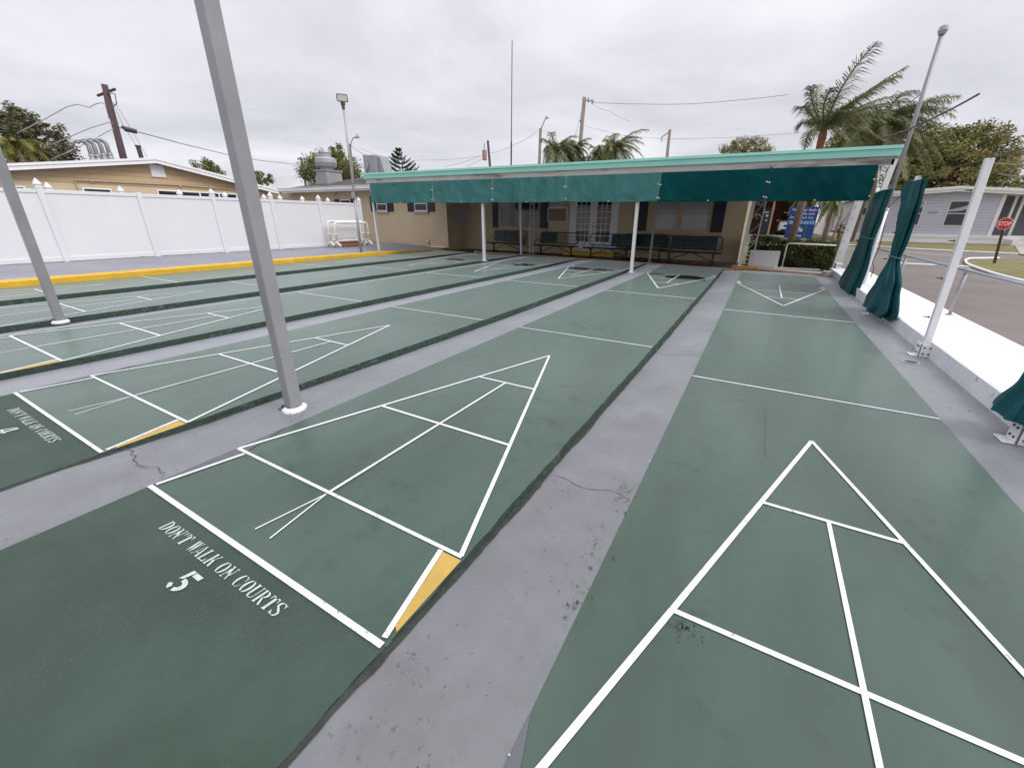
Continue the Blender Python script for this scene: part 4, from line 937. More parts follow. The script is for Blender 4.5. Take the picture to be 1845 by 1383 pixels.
b = MB(); b.beam((-16.24, 12.08, .50), (-16.24, 13.12, .50), .02, .03); b.build('pale_edge', BEIGE2, t)
# floodlight on its thin pole
lb = PZ(651, 454, .2); lt = PY(619, 196, lb.y); d = lt-lb
t = thing('floodlight_pole', 'thin steel pole with a floodlight beside the yellow kerb', 'lamp post', tuple(lb))
b = MB(); b.tube([lb, lb+d*.42], .045, 12); b.tube([lb+d*.42, lt], .033, 12); b.build('pole', GALV, t, smooth=True)
b = MB(); p = lb+d*.425; b.box((p.x-.02, p.y-.12, p.z-.1), (p.x+.08, p.y-.04, p.z+.1)); b.build('junction_box', GALVD, t, bev=.01)
b = MB(); b.tube([lb+d*.40+Vector((.05, -.03, 0)), lb+d*.62+Vector((.04, -.03, 0))], .018, 8); b.build('conduit', GALVD, t)
b = MB(); b.tube([lt, lt+Vector((.0, 0, .16))], .05, 10); b.box((lt.x-.05, lt.y-.05, lt.z+.1), (lt.x+.05, lt.y+.05, lt.z+.2)); b.build('swivel', DARKM, t)
hc = lt+Vector((0, 0, .31)); nrm = (Vector((-6, 5, 0))-hc).normalized(); nrm = (O-hc); nrm.z = -3.2; nrm.normalize(); rr_ = Vector((0,0,1)).cross(nrm).normalized(); uu = nrm.cross(rr_)
def rbox(mb, c, w, h, dpt, rad):
    pts = []
    for cx, cz, a0 in ((w/2-rad, h/2-rad, 0), (-w/2+rad, h/2-rad, 90), (-w/2+rad, -h/2+rad, 180), (w/2-rad, -h/2+rad, 270)):
        for i in range(5): a = R(a0+22.5*i); pts.append(c+rr_*(cx+rad*math.cos(a))+uu*(cz+rad*math.sin(a)))
    mb.extr(pts, nrm*dpt)
b = MB(); rbox(b, hc-nrm*.06, .35, .22, .05, .05); hd = b.build('lamp_head', DARKM, t)
b = MB(); rbox(b, hc-nrm*.009, .30, .17, .012, .035); b.build('lens', LENS, hd)

# ------------------------------------------------------------------ gable building on the left
GX = -24.4; s_ = 24.4/21
eL = (4.05, 2.93); ap = (9.6, 3.80); eR = (15.0, 2.80)
t = thing('gable_building', 'beige gabled building with white fascia behind the vinyl fence', 'building', (GX-.3, 9.6, .1))
zl = lambda y: eL[1]+(ap[1]-eL[1])*(y-eL[0])/(ap[0]-eL[0]) if y < ap[0] else ap[1]+(eR[1]-ap[1])*(y-ap[0])/(eR[0]-ap[0])
wx = GX-.35
b = MB(); b.add([(wx, 4.4, -.2), (wx, 14.6, -.2), (wx, 14.6, 2.62), (wx, 4.4, 2.62), (wx-16, 4.4, -.2), (wx-16, 14.6, -.2), (wx-16, 14.6, 2.62), (wx-16, 4.4, 2.62)], [(0,1,2,3), (1,5,6,2), (4,0,3,7), (5,4,7,6)]); b.build('wall', BEIGE, t)
b = MB(); b.extr([(wx+.02, 4.4, 2.625), (wx+.02, 14.6, 2.625), (wx+.02, 14.6, zl(14.6)-.12), (wx+.02, 9.6, ap[1]-.12), (wx+.02, 4.4, zl(4.4)-.12)], (-.1, 0, 0)); b.build('gable_siding', BSID, t)
b = MB()
for y0, z0, y1, z1 in ((eL[0], eL[1], ap[0], ap[1]), (ap[0], ap[1], eR[0], eR[1])):
    b.add([(GX, y0, z0), (GX, y1, z1), (GX-17, y1, z1), (GX-17, y0, z0), (GX, y0, z0-.06), (GX, y1, z1-.06), (GX-17, y1, z1-.06), (GX-17, y0, z0-.06)], [(0,1,2,3), (7,6,5,4), (0,4,5,1), (2,6,7,3), (0,3,7,4), (1,5,6,2)])
b.build('shingle_roof', SHING, t)
b = MB()
for y0, z0, y1, z1 in ((eL[0], eL[1], ap[0], ap[1]), (ap[0], ap[1], eR[0], eR[1])):
    for dx, dt, db in ((.0, -.005, -.20), (.03, .03, -.06)):
        b.add([(GX+dx+.001, y0, z0+dt), (GX+dx+.001, y1, z1+dt), (GX+dx+.001, y1, z1+db), (GX+dx+.001, y0, z0+db), (GX+dx+.03, y0, z0+dt), (GX+dx+.03, y1, z1+dt), (GX+dx+.03, y1, z1+db), (GX+dx+.03, y0, z0+db)],
              [(0,1,2,3), (7,6,5,4), (0,4,5,1), (1,5,6,2), (2,6,7,3), (3,7,4,0)])
b.box((GX-2, eL[0]-.1, eL[1]-.32), (GX+.061, eL[0]+.75, eL[1]-.14))
b.build('fascia', SOFF, t)
b = MB(); b.box((GX-16, 14.6, 2.60), (GX, 15.05, 2.64)); b.build('soffit', SOFFIT, t)
p0, p1 = PX(268, 297, wx+.04), PX(290, 319, wx+.04)
b = MB(); b.box((wx+.03, p0.y, p1.z), (wx+.07, p0.y+.52, p0.z+.04))
for i in range(8): z = p1.z+.04+(p0.z-p1.z)*i/8.5; b.box((wx+.071, p0.y+.04, z), (wx+.085, p0.y+.48, z+.03))
b.build('gable_vent', SOFF, t)
def gwin(xa, xb, ya, yb_, cols):
    a, c = PX(xa, ya, wx+.05), PX(xb, yb_, wx+.05); z1 = a.z; z0 = z1-1.1; b = MB(); x = wx
    for q0, q1, r0, r1 in ((a.y, c.y, z1-.05, z1), (a.y, c.y, z0, z0+.05), (a.y, a.y+.05, z0+.05, z1-.05), (c.y-.05, c.y, z0+.05, z1-.05)): b.box((x, q0, r0), (x+.05, q1, r1))
    for i in range(1, cols): yy = a.y+(c.y-a.y)*i/cols; b.box((x, yy-.03, z0+.05), (x+.048, yy+.03, z1-.05))
    f = b.build('window', SOFF, t); b = MB(); b.box((x, a.y+.05, z0+.05), (x+.015, c.y-.05, z1-.05)); b.build('pane', GLASS, f)
gwin(147, 202, 337, 345, 1); gwin(282, 428, 341, 355, 4); gwin(6, 47, 333, 340, 2)
b = MB(); P_ = lambda x, y: PX(x, y, wx+.06); b.tube([P_(143, 345), P_(134, 324), P_(165, 325), P_(323, 333), P_(425, 341)], .03, 8); b.tube([P_(163, 322), P_(166, 327)], .06, 6); b.tube([P_(322, 331), P_(325, 336)], .06, 6); b.build('conduit', BEIGE2, t)
# gooseneck vents standing on that roof
pvx = [(168, 288), (178, 288), (189, 286), (200, 285)]; tops = [(157, 254), (167, 252), (178, 251), (186, 251)]
for i in range(4):
    X = GX-3.2; bp = PX(*pvx[i], X); tp = PX(*tops[i], X); h = tp.z-bp.z; r = .085
    tt = thing('gooseneck_vent', 'grey gooseneck exhaust pipe, %s of the four in the roof row' % ['leftmost', 'second', 'third', 'rightmost'][i], 'vent pipe', (bp.x, bp.y, bp.z-.4), 'gooseneck exhaust pipes on the gable roof')
    b = MB(); pts = [bp-Vector((0,0,.45)), bp+Vector((0, 0, h*.72))]; c = pts[-1]+Vector((0, -.27, 0))
    for q in range(1, 9): a = math.pi*q/9; pts.append(c+Vector((0, .27*math.cos(a), .22*math.sin(a))))
    pts.append(pts[-1]+Vector((0, -.01, -.06))); b.tube(pts, r, 12); b.build('pipe', GALV, tt, smooth=True)
    b = MB(); b.lathe([(r+.04, 0), (r+.02, .06), (r+.02, .09)], tuple(bp+Vector((0,0,.15))), 12); b.lathe([(r+.09, -.45), (r+.05, .0), (r+.01, .14)], tuple(bp), 12); b.build('flashing', GALVD, tt)
p = PX(254, 281, GX-2); tt = thing('roof_stub', 'small dark stub vent near the ridge of the gable roof', 'vent pipe', tuple(p-Vector((0,0,.3))))
b = MB(); b.lathe([(.09, -.3), (.09, .38), (.11, .38), (.11, .45)], tuple(p), 10); b.build('pipe', DARKM, tt)

# roof equipment of the wing
fb_ = PY(594, 330, 17.2); tt = thing('exhaust_fan', 'grey upblast exhaust fan on a square base on the shingle roof', 'roof fan', tuple(fb_))
b = MB(); w = .52; b.box((fb_.x-w, fb_.y-w, fb_.z-.4), (fb_.x+w, fb_.y+w, fb_.z+.62)); b.build('base', GALV, tt, bev=.01)
b = MB(); b.box((fb_.x-w-.05, fb_.y-w-.05, fb_.z+.60), (fb_.x+w+.05, fb_.y+w+.05, fb_.z+.68)); b.build('rim', GALVD, tt)
b = MB(); z = fb_.z+.68; b.lathe([(.34, 0), (.38, .12), (.54, .20), (.59, .36), (.57, .58), (.49, .66), (.35, .68), (.35, .90), (.31, 1.0), (.13, 1.03)], (fb_.x-.05, fb_.y, z), 24); b.build('fan_bowl', GALV, tt, smooth=False)
b = MB(); b.lathe([(.60, 0), (.60, .04)], (fb_.x-.05, fb_.y, z+.36), 24); b.lathe([(.37, 0), (.37, .04)], (fb_.x-.05, fb_.y, z+.88), 20); b.build('band', GALVD, tt)
b = MB(); b.box((fb_.x-w-.16, fb_.y-w-.05, fb_.z+.40), (fb_.x-w+.12, fb_.y-w+.2, fb_.z+.62)); b.build('switch_box', DARKM, tt)
a0, a1 = PY(656, 281, 17.0), PY(682, 309, 17.0); tt = thing('air_handler', 'grey sheet metal rooftop unit behind the left canopy end', 'roof unit', (a0.x, 17, a1.z-.4))
b = MB(); b.extr([(a0.x, 16.9, a1.z-.4), (a1.x, 16.9, a1.z-.4), (a1.x, 16.9, a0.z), (a0.x, 16.9, a0.z+.05)], (0, .9, 0)); b.build('cabinet', GALV, tt, bev=.02)
b = MB(); b.extr([(a1.x+.01, 17.0, a1.z-.4), (a1.x+.55, 17.0, a1.z-.4), (a1.x+.22, 17.0, a0.z-.12), (a1.x+.01, 17.0, a0.z-.06)], (0, .6, 0)); b.build('hood', GALVD, tt)
b = MB(); b.tube([(a0.x+.3, 16.87, a0.z-.15), (a0.x+.38, 16.86, a0.z-.5), (a0.x+.2, 16.86, a1.z)], .03, 6); b.build('conduit', GALVD, tt)

# ------------------------------------------------------------------ utility poles, lamps, mast
def upole(name, label, cat, top, bot, D, r, m, group=None, ztop_extra=0, arms=()):
    p = PD(*bot, D); q = PD(*top, D); q = Vector((p.x+(q.x-p.x), p.y+(q.y-p.y), q.z)); d = q-p
    base = p-d*((p.z-T(p.y))/d.z); t = thing(name, label, cat, tuple(base), group)
    b = MB(); b.tube([base, q+d.normalized()*ztop_extra], [r*1.25, r*.85], 10); b.build('pole', m, t, smooth=True); return t, base, q
t, _, q1 = upole('utility_pole', 'dark wooden utility pole behind the gable roof', 'utility pole', (193, 171), (223, 286), 36, .17, WPOLED, 'utility poles', .5)
b = MB(); b.beam(q1+Vector((-.7, -.2, .0)), q1+Vector((.7, .2, .25)), .08, .1); b.build('crossarm', WPOLED, t)
b = MB(); b.tube([q1+Vector((.15, 0, .1)), q1+Vector((.75, .1, .0)), q1+Vector((.6, .1, -.45)), q1+Vector((.2, 0, -.6))], .03, 6); b.tube([q1+Vector((-.3, 0, .2)), q1+Vector((-.55, 0, -.5)), q1+Vector((-.65, 0, -1.1))], .05, 6); b.build('bracket', GALVD, t)
t, _, q2_ = upole('utility_pole', 'weathered utility pole rising behind the palms', 'utility pole', (1053, 175), (1043, 288), 34, .15, WPOLE, 'utility poles')
b = MB(); b.tube([q2_+Vector((0, 0, -.15)), q2_+Vector((.75, 0, -.32))], .04, 6); b.tube([q2_+Vector((.3, 0, -.05)), q2_+Vector((.32, 0, -.35))], .06, 6); b.tube([q2_+Vector((.6, 0, -.2)), q2_+Vector((.62, 0, -.45))], .06, 6); b.build('insulator', GALVD, t)
b = MB(); b.tube([q2_+Vector((-.25, 0, -1.4)), q2_+Vector((-.1, 0, -1.6))], .06, 6); b.build('clamp', GALVD, t)
t, _, q3_ = upole('utility_pole', 'slim pole with small cutouts right of the palms', 'utility pole', (1207, 234), (1202, 282), 45, .15, WPOLE, 'utility poles')
b = MB(); b.tube([q3_+Vector((-.15, 0, -.2)), q3_+Vector((-.7, 0, -.55)), q3_+Vector((-.6, 0, -.9))], .05, 6); b.tube([q3_+Vector((-.1, 0, -.05)), q3_+Vector((.1, 0, -.05))], .14, 8); b.build('cutout', GALVD, t)
t, _, q4_ = upole('utility_pole', 'short dark pole carrying a reddish transformer', 'utility pole', (879, 253), (883, 300), 38, .11, WPOLED, 'utility poles')
b = MB(); b.lathe([(.05, 0), (.18, .05), (.18, .75), (.06, .82)], tuple(q4_+Vector((-.30, -.1, -1.45))), 10); b.build('transformer', mat('faded_red_metal', (.42, .22, .20), .6), t)
b = MB(); b.tube([q4_+Vector((-.3, -.1, -.6)), q4_+Vector((-.3, -.1, -.2))], .04, 6); b.build('bushing', GALVD, t)
t, _, q5_ = upole('street_lamp', 'street lamp on a grey pole left of the palms', 'street lamp', (974, 231), (972, 290), 34, .12, WPOLE, 'street lamps')
b = MB(); b.tube([q5_+Vector((0, 0, -.1)), q5_+Vector((.3, 0, .45)), q5_+Vector((.45, 0, .62))], .035, 6); b.build('arm', GALVD, t)
b = MB(); b.lathe([(.04, .2), (.12, .08), (.14, 0)][::-1], tuple(q5_+Vector((.5, 0, .58))), 10); b.build('lamp_head', GALV, t)
t, _, q6_ = upole('street_lamp', 'curved arm street lamp behind the floodlight pole', 'street lamp', (630, 259), (634, 306), 34, .10, WPOLE, 'street lamps')
b = MB(); b.tube([q6_+Vector((0, 0, -.3)), q6_+Vector((.15, 0, .05)), q6_+Vector((.4, 0, .32)), q6_+Vector((.75, 0, .36))], .03, 6); b.build('arm', GALVD, t)
b = MB(); b.box(tuple(q6_+Vector((.6, -.1, .30))), tuple(q6_+Vector((1.0, .1, .37)))); b.lathe([(.05, 0), (.05, .14)], tuple(q6_+Vector((.85, 0, .37))), 8); b.build('lamp_head', GALV, t)
t, _, q7_ = upole('radio_mast', 'very thin dark mast rising above the canopy', 'mast', (922, 171), (921, 298), 24, .025, WIRE, None, 2.2)
b = MB(); m7 = (_+(q7_-_)*.72); b.tube([_, m7], .04, 8); b.build('lower_tube', WIRE, t)
t, _, q8_ = upole('utility_pole', 'thin distant pole left of the exhaust fan', 'utility pole', (542, 283), (545, 300), 60, .12, WPOLED, 'utility poles')
b = MB(); b.beam(q8_+Vector((-.5, 0, -.2)), q8_+Vector((.5, 0, -.2)), .08, .08); b.build('crossarm', WPOLED, t)

def wire(label, pts, D, r=.012, sag=0, name='cable', n=8):
    pp = [PD(x, y, dd) for (x, y), dd in zip(pts, D)] if isinstance(D, (list, tuple)) else [PD(x, y, D) for x, y in pts]
    out = []
    for a, c in zip(pp, pp[1:]):
        for i in range(n): u = i/n; out.append(a+(c-a)*u-Vector((0, 0, sag*4*u*(1-u))))
    out.append(pp[-1]); b = MB(); b.tube(out, r, 5)
    o = b.build(name, WIRE, smooth=True); return tag(o, label, 'cable', 'overhead cables')
GW = mat('cable_grey', (.30, .30, .34), .6)
def gwire(*a, **k): o = wire(*a, **k); o.data.materials[0] = GW; return o
gwire('wavy grey service cable at the upper left', [(30, 240), (70, 220), (120, 192), (138, 187.5), (150, 190), (161, 193.5), (172, 187), (182, 184.5), (192, 188)], 34, .022, n=3)
gwire('grey cable running left from the dark utility pole', [(90, 262), (120, 248.5), (160, 231), (194, 220.5), (204, 222)], 34, .022, n=3)
gwire('lower grey cable passing behind the gooseneck pipes', [(80, 292), (135, 268), (175, 247), (205, 230.5)], 35, .02, n=3)
o = wire('dark cable drooping from the splice toward the exhaust fan', [(205, 228), (222, 231), (250, 237.8), (330, 259), (411, 278.5), (470, 289), (545, 297)], [34, 34, 34, 37, 42, 50, 58], .022, 0, n=4)
b = MB(); b.tube([PD(219, 227, 33.8), PD(226, 232, 33.8), PD(247, 237, 33.8)], [.06, .14, .12], 8); tag(b.build('cable_splice', WIRE), 'thick black splice case on the dark cable', 'splice case')
gwire('left guy wire of the dark utility pole', [(203, 184), (222, 226), (254, 275)], 35.5, .014)
gwire('right guy wire of the dark utility pole', [(206, 183), (230, 222), (265, 282)], 35.2, .014)
gwire('faint cable from the street lamp to the exhaust hood', [(633, 262), (660, 278), (682, 290)], 34, .018, .1)
gwire('faint cable from the lamp arm toward the transformer', [(648, 266), (700, 283), (760, 288), (868, 280)], 38, .012, .1)
gwire('faint cable rising to the transformer from the left', [(800, 300), (872, 278)], 38, .014, .1)
gwire('second faint cable below the transformer', [(840, 300), (874, 282)], 38, .014, .05)
gwire('faint cable from the transformer to the street lamp', [(885, 275), (930, 258), (968, 236)], 36, .014, .1)
gwire('high cable running right from the weathered pole top', [(1066, 184), (1150, 187), (1240, 187), (1330, 180), (1420, 170)], 36, .018, .02)
gwire('thin cable sloping down right of the weathered pole', [(1066, 186), (1100, 200), (1136, 218)], 38, .012, .1)
gwire('low cable sagging behind the palms', [(1053, 226), (1120, 243), (1200, 250), (1340, 246), (1480, 235)], 44, .014, .03)
gwire('short guy wire left of the weathered pole', [(1047, 203), (1036, 246)], 33.8, .014)
wire('thick black cable crossing the upper right sky', [(1764, 169), (1653, 225), (1620, 238), (1580, 248)], [9, 11, 12.2, 13.6], .014, .02)
wire('thin black cable through the palm fronds', [(1660, 168), (1640, 184), (1624, 194)], [14, 15, 16], .010)
gwire('pale cable right of the bare white post', [(1790, 293), (1845, 296), (1900, 298)], 30, .016, .02)
gwire('lowest pale cable at the right edge of the sky', [(1800, 313), (1845, 318), (1900, 324)], 32, .014)
# cable carrying the tied curtains, from the flag pole forward past the bare post
fp_ = FLAG[0]+FLAG[1]*.455; a = PX(1609, 334.5, fp_.x); p1 = PX(1655, 319, POST2.x+.02); p2 = PX(1776, 286, 1.80)
b = MB(); b.tube([fp_, p1, p2, p2+(p2-p1)*1.8], .006, 6); tag(b.build('curtain_cable', WIRE), 'steel cable that carries the tied curtains along the kerb wall', 'cable')

# ------------------------------------------------------------------ trees
def leaf_cluster(b, c, rad, n, s, rng, flat=.8):
    for i in range(n):
        d = Vector((rng.gauss(0, 1), rng.gauss(0, 1), rng.gauss(0, 1))); d.normalize(); p = c+Vector((d.x, d.y, d.z*flat))*rad*(rng.random()**.45)
        u = Vector((rng.gauss(0, 1), rng.gauss(0, 1), rng.gauss(0, .6))).normalized(); w = u.cross(Vector((rng.gauss(0, 1), rng.gauss(0, 1), rng.gauss(0, 1)))).normalized(); q = s*rng.uniform(.6, 1.3)
        b.add([p-u*q, p-w*q*.42, p+u*q, p+w*q*.42], [(0,1,2,3)])
def tree(label, px, py, rxp, ryp, D, mats, seed, nc=70, nl=34, leaf=.16, name='tree', group=None, flat=.8, hasmat2=None, cr=.30):
    nc = int(nc*1.35); nl = int(nl*1.7); leaf *= .68; cr *= .95
    rng = random.Random(seed); c = PD(px, py, D); k = mpp(D, px); rx, rz = rxp*k*.92, ryp*k
    gz = T(c.y); t = thing(name, label, 'tree', (c.x, c.y, gz), group)
    crown = MB(); crown2 = MB(); cc = []
    for i in range(nc):
        while True:
            d = Vector((rng.uniform(-1, 1), rng.uniform(-1, 1), rng.uniform(-1, 1)))
            if .25 < d.length < 1 and (d.length > .55 or rng.random() < .4): break
        lump = 1+.22*noise.noise(d*1.8+Vector((seed, 0, 0)))
        p = c+Vector((d.x*rx, d.y*rx*.9, d.z*rz))*lump; cc.append(p)
        leaf_cluster(crown if (i % 3 or not hasmat2) else crown2, p, rx*cr*rng.uniform(.5, 1.15), nl, leaf, rng, flat)
    crown.build('crown', mats, t)
    if hasmat2: crown2.build('crown', hasmat2, t)
    b = MB(); r0 = max(.12, rx*.07); mid = Vector((c.x, c.y, c.z-rz*.5)); b.tube([(c.x, c.y, gz), (c.x+.1, c.y, (gz+mid.z)/2), mid, c+Vector((0, 0, rz*.2))], [r0*1.3, r0, r0*.8, r0*.3], 8)
    for i in range(0, len(cc), 4): 
        p = cc[i]; s0 = mid+Vector((0, 0, rng.uniform(-.2, .5)*rz)); b.tube([s0, s0.lerp(p, .5)+Vector((0, 0, .15*rz)), p], [r0*.35, r0*.22, r0*.08], 5, caps=False)
    b.build('trunk', TRUNK, t); return t
tree('dark olive tree at the left edge of the picture', 68, 258, 56, 46, 44, L_DARK, 11, 80, 40, .16, flat=.7, cr=.27)
tree('brownish tree top behind the leftmost palm', 22, 214, 36, 24, 47, L_DARK, 12, 40, 36, .15)
tree('small dark tree peeking over the right slope of the gable roof', 372, 303, 26, 15, 40, L_GRN, 13, 26, 26, .13)
tree('low dark green tree behind the near grey post', 468, 322, 24, 12, 44, L_GRN, 14, 26, 26, .13)
tree('green tree behind the exhaust fan', 592, 306, 60, 28, 46, L_GRN, 15, 150, 34, .15, cr=.26, hasmat2=L_YEL)
tree('taller light green tree between the fan and the floodlight pole', 617, 293, 30, 28, 42, L_YEL, 16, 36, 34, .13, cr=.28)
tree('olive tree low above the canopy, right of centre', 1342, 268, 46, 17, 50, L_OLV, 17, 60, 34, .14, cr=.22)
tree('large olive brown tree behind the lavender house', 1722, 300, 92, 62, 52, L_OLV, 18, 210, 60, .20, hasmat2=L_GRN, cr=.24)
tree('dark green tree low behind the tied teal curtains', 1648, 318, 40, 36, 50, L_GRN, 19, 60, 40, .18)
tree('small brown tree at the right edge of the sky', 1850, 330, 24, 14, 60, L_OLV, 20, 24, 26, .16)
tree('green tree mass behind the right palms', 1580, 258, 92, 30, 40, L_GRN, 21, 90, 40, .17, hasmat2=L_OLV, cr=.2)
# norfolk pine: tiers of upswept branches
c = PD(723, 304, 40); k = mpp(40, 723); t = thing('norfolk_pine', 'small tiered pine above the left end of the canopy', 'tree', (c.x, c.y, T(c.y)))
b = MB(); top = PD(723, 270, 40); b.tube([(c.x, c.y, T(c.y)), top], [.14, .03], 8); b.build('trunk', TRUNK, t)
b = MB(); rng = random.Random(4)
for i in range(7):
    u = i/6; z = c.z-.6+(top.z-c.z+.5)*u; L_ = (31*k)*(1-u*.8)
    for j in range(6):
        a = 2*math.pi*j/9+i*.4; dr = Vector((math.cos(a), math.sin(a), 0)); pts = [Vector((c.x, c.y, z))+dr*L_*q+Vector((0, 0, L_*.55*q*q)) for q in (0, .35, .7, 1)]
        b.tube(pts, [.04, .05, .05, .02], 5)
        for q in range(1, 14):
            p = pts[0].lerp(pts[3], q/14)+Vector((0, 0, L_*.35*((q/14)**2-q/14))); sd2 = Vector((-dr.y, dr.x, 0))
            for s in (-1, 1): e_ = p+sd2*s*.09+Vector((0, 0, .09)); b.add([p, e_, e_+dr*.08, p+dr*.06], [(0,1,2,3)])
b.build('crown', L_PINE, t)

# palms
def frond(b, o, az, L_, rise, droop, rng, wind=None, nl=26, lw=.012, ll=.62, hang=.5):
    pts = []; d = Vector((math.cos(az), math.sin(az), 0)); n = 12
    for i in range(n+1):
        u = i/n; p = o+d*L_*(u*(1-.15*u*droop))+Vector((0, 0, rise*L_*u-droop*L_*u*u))
        if wind: p += Vector(wind)*(u*u*L_)
        pts.append(p)
    b.tube(pts, [.035*(1-.8*i/n)+.006 for i in range(n+1)], 4, caps=False)
    for i in range(nl):
        u = .10+.88*i/nl; f = u*n; j = min(int(f), n-1); p = pts[j].lerp(pts[j+1], f-j); td = (pts[j+1]-pts[j]).normalized(); sd3 = td.cross(Vector((0, 0, 1)))
        if sd3.length < .01: sd3 = Vector((1, 0, 0))
        sd3.normalize(); l = ll*L_*.5*(math.sin(math.pi*(u*.85+.1))**.6)*rng.uniform(.6, 1.2)
        for s in (-1, 1):
            e1 = p+(sd3*s*rng.uniform(.5, .9)+td*rng.uniform(.4, .8)).normalized()*l*.55+Vector((0, 0, rng.uniform(-.12, .12)*l)); e2 = e1+(sd3*s*.35+td*.4+Vector((0, 0, -hang))).normalized()*l*.5
            if wind: e2 += Vector(wind)*l*.35
            w = td*lw
            b.add([p-w, p+w, e1+w*.9, e1-w*.9, e2], [(0,1,2,3), (3,2,4)])
def palm(label, cx, cy, D, Rp, seed, nf=22, basepx=None, wind=None, m=L_PALM, drym=None, trunk_r=.15, hang=.6, rise=(.2, 1.1), droop=(.5, 1.1), tpx=None, boot=True, nl=44, lw=.012):
    rng = random.Random(seed); c = PD(cx, cy, D); k = mpp(D, cx); L_ = Rp*k; gz = T(c.y)
    t = thing('palm_tree', label, 'palm', (c.x, c.y, gz), 'palm trees'); bs = Vector((c.x, c.y, gz))
    if basepx: q_ = PD(*basepx, D); bs = q_-(c-q_)*((q_.z-gz)/(c.z-q_.z)); t.location = bs
    b = MB(); b.tube([bs, bs.lerp(c, .5)+Vector((.03, 0, 0)), c], [trunk_r*1.15, trunk_r, trunk_r*.8], 10); b.build('trunk', PTRUNK, t, smooth=True)
    if boot: b = MB(); b.tube([c-Vector((0, 0, .9)), c-Vector((0, 0, .1)), c+Vector((0, 0, .25))], [trunk_r*.9, trunk_r*1.15, trunk_r*.5], 10); b.build('crownshaft', PSHAFT, t, smooth=True)
    b = MB(); bd = MB()
    for i in range(nf):
        az = 2.399*i+rng.uniform(-.2, .2); q = i/nf; frond(bd if (drym and i % 5 == 4) else b, c, az, L_*rng.uniform(.8, 1.1), rise[1]+(rise[0]-rise[1])*q, droop[0]+(droop[1]-droop[0])*q*rng.uniform(.8, 1.2), rng, wind, nl, lw, hang=hang)
    b.build('crown', m, t)
    if drym and bd.v: bd.build('dry_fronds', drym, t)
    return t
palm('yellow green palm at the left edge above the gable roof', 26, 262, 33, 50, 31, 42, None, None, L_YEL, L_PALMD, .2, rise=(.0, .9), droop=(.8, 1.5), hang=1.2)
palm('palm between the street lamp and the weathered pole', 1002, 276, 30, 42, 32, 40, None, (.25, 0, 0), L_PALM, None, .14, boot=False, rise=(.3, 1.5), droop=(.9, 1.5))
palm('small palm just left of the weathered pole', 1034, 272, 31, 28, 33, 36, None, (.25, 0, 0), L_PALM, None, .12, boot=False, rise=(.3, 1.5), droop=(.9, 1.5))
palm('palm just right of the weathered pole', 1082, 282, 30, 30, 34, 36, None, (.3, 0, 0), L_PALM, None, .12, boot=False, rise=(.3, 1.5), droop=(.9, 1.5))
palm('windblown palm, rightmost above the middle of the canopy', 1108, 272, 29, 44, 35, 38, None, (.35, 0, 0), L_PALM, L_PALMD, .13, boot=False, rise=(.3, 1.5), droop=(.9, 1.5))
tree('low foliage under the middle palms', 1060, 290, 66, 9, 32, L_GRN, 36, 50, 26, .11, cr=.16)
palm('tall palm whose trunk stands before the blue banner', 1484, 236, 19, 82, 37, 24, (1431, 410), (.38, .0, .0), L_PALM, L_PALMD, .115, rise=(.4, 1.5), droop=(.3, .8), nl=54, lw=.011)
palm('wide windblown palm at the upper right', 1588, 222, 34, 86, 38, 54, (1561, 428), (.2, 0, -.12), L_PALM, L_PALMD, .14, rise=(-.1, .9), droop=(.4, 1.0), nl=60, lw=.018)
palm('short palm with brown hanging fronds behind the banner', 1502, 360, 27, 26, 39, 24, None, None, L_PALM, L_PALMD, .10, rise=(-.2, .7), droop=(.9, 1.6), boot=False, hang=1.2)
palm('small drooping palm left of the banner palm trunk', 1456, 348, 27, 30, 40, 18, None, None, L_YEL, None, .13, rise=(-.1, .6), droop=(.9, 1.5), boot=False, hang=1.1)

# hedge
def hedge(name, label, x0, x1, y0, y1, z0, zf, m, n, seed, s=.035):
    rng = random.Random(seed); t = thing(name, label, 'hedge', ((x0+x1)/2, (y0+y1)/2, z0)); b = MB(); b2 = MB()
    for i in range(n):
        u = rng.random(); x = x0+(x1-x0)*u; zt_ = zf(x)+.05*noise.noise(Vector((x*2.2, seed, 0)))*2; f = rng.random()
        if f < .62: p = Vector((x, y0+rng.uniform(-.06, .10)+.07*noise.noise(Vector((x*3, i % 7, 1))), z0+(zt_-z0)*rng.random()))
        elif f < .92: p = Vector((x, y0+(y1-y0)*rng.random(), zt_+rng.uniform(-.09, .05)))
        else: p = Vector((x1+rng.uniform(-.08, .06), y0+(y1-y0)*rng.random(), z0+(zt_-z0)*rng.random()))
        u_ = Vector((rng.gauss(0, 1), rng.gauss(0, 1)*.7, rng.gauss(0, .8))).normalized(); w = u_.cross(Vector((rng.gauss(0, 1), rng.gauss(0, 1), rng.gauss(0, 1)))).normalized(); q = s*rng.uniform(.6, 1.3)
        (b2 if noise.noise(p*2.5) > .32 else b).add([p-u_*q, p-w*q*.5, p+u_*q, p+w*q*.5], [(0,1,2,3)])
    b.build('foliage', m, t); 
    if b2.v: b2.build('reddish_foliage', L_HEDGR, t)
    b = MB(); b.box((x0+.05, y0+.09, z0), (x1-.07, y1-.05, min(zf(x0), zf(x1))-.10)); b.build('inner_block', mat('hedge_inner', (.018, .015, .009), .95), t)  # near-black solid box filling the hedge behind its leaves
hedge('hedge', 'clipped dark hedge between the clubhouse corner and the far post', -.35, 2.12, 16.35, 17.6, -.02, lambda x: .93-.20*(x+.35)/2.4, L_HEDGE, 15000, 3)

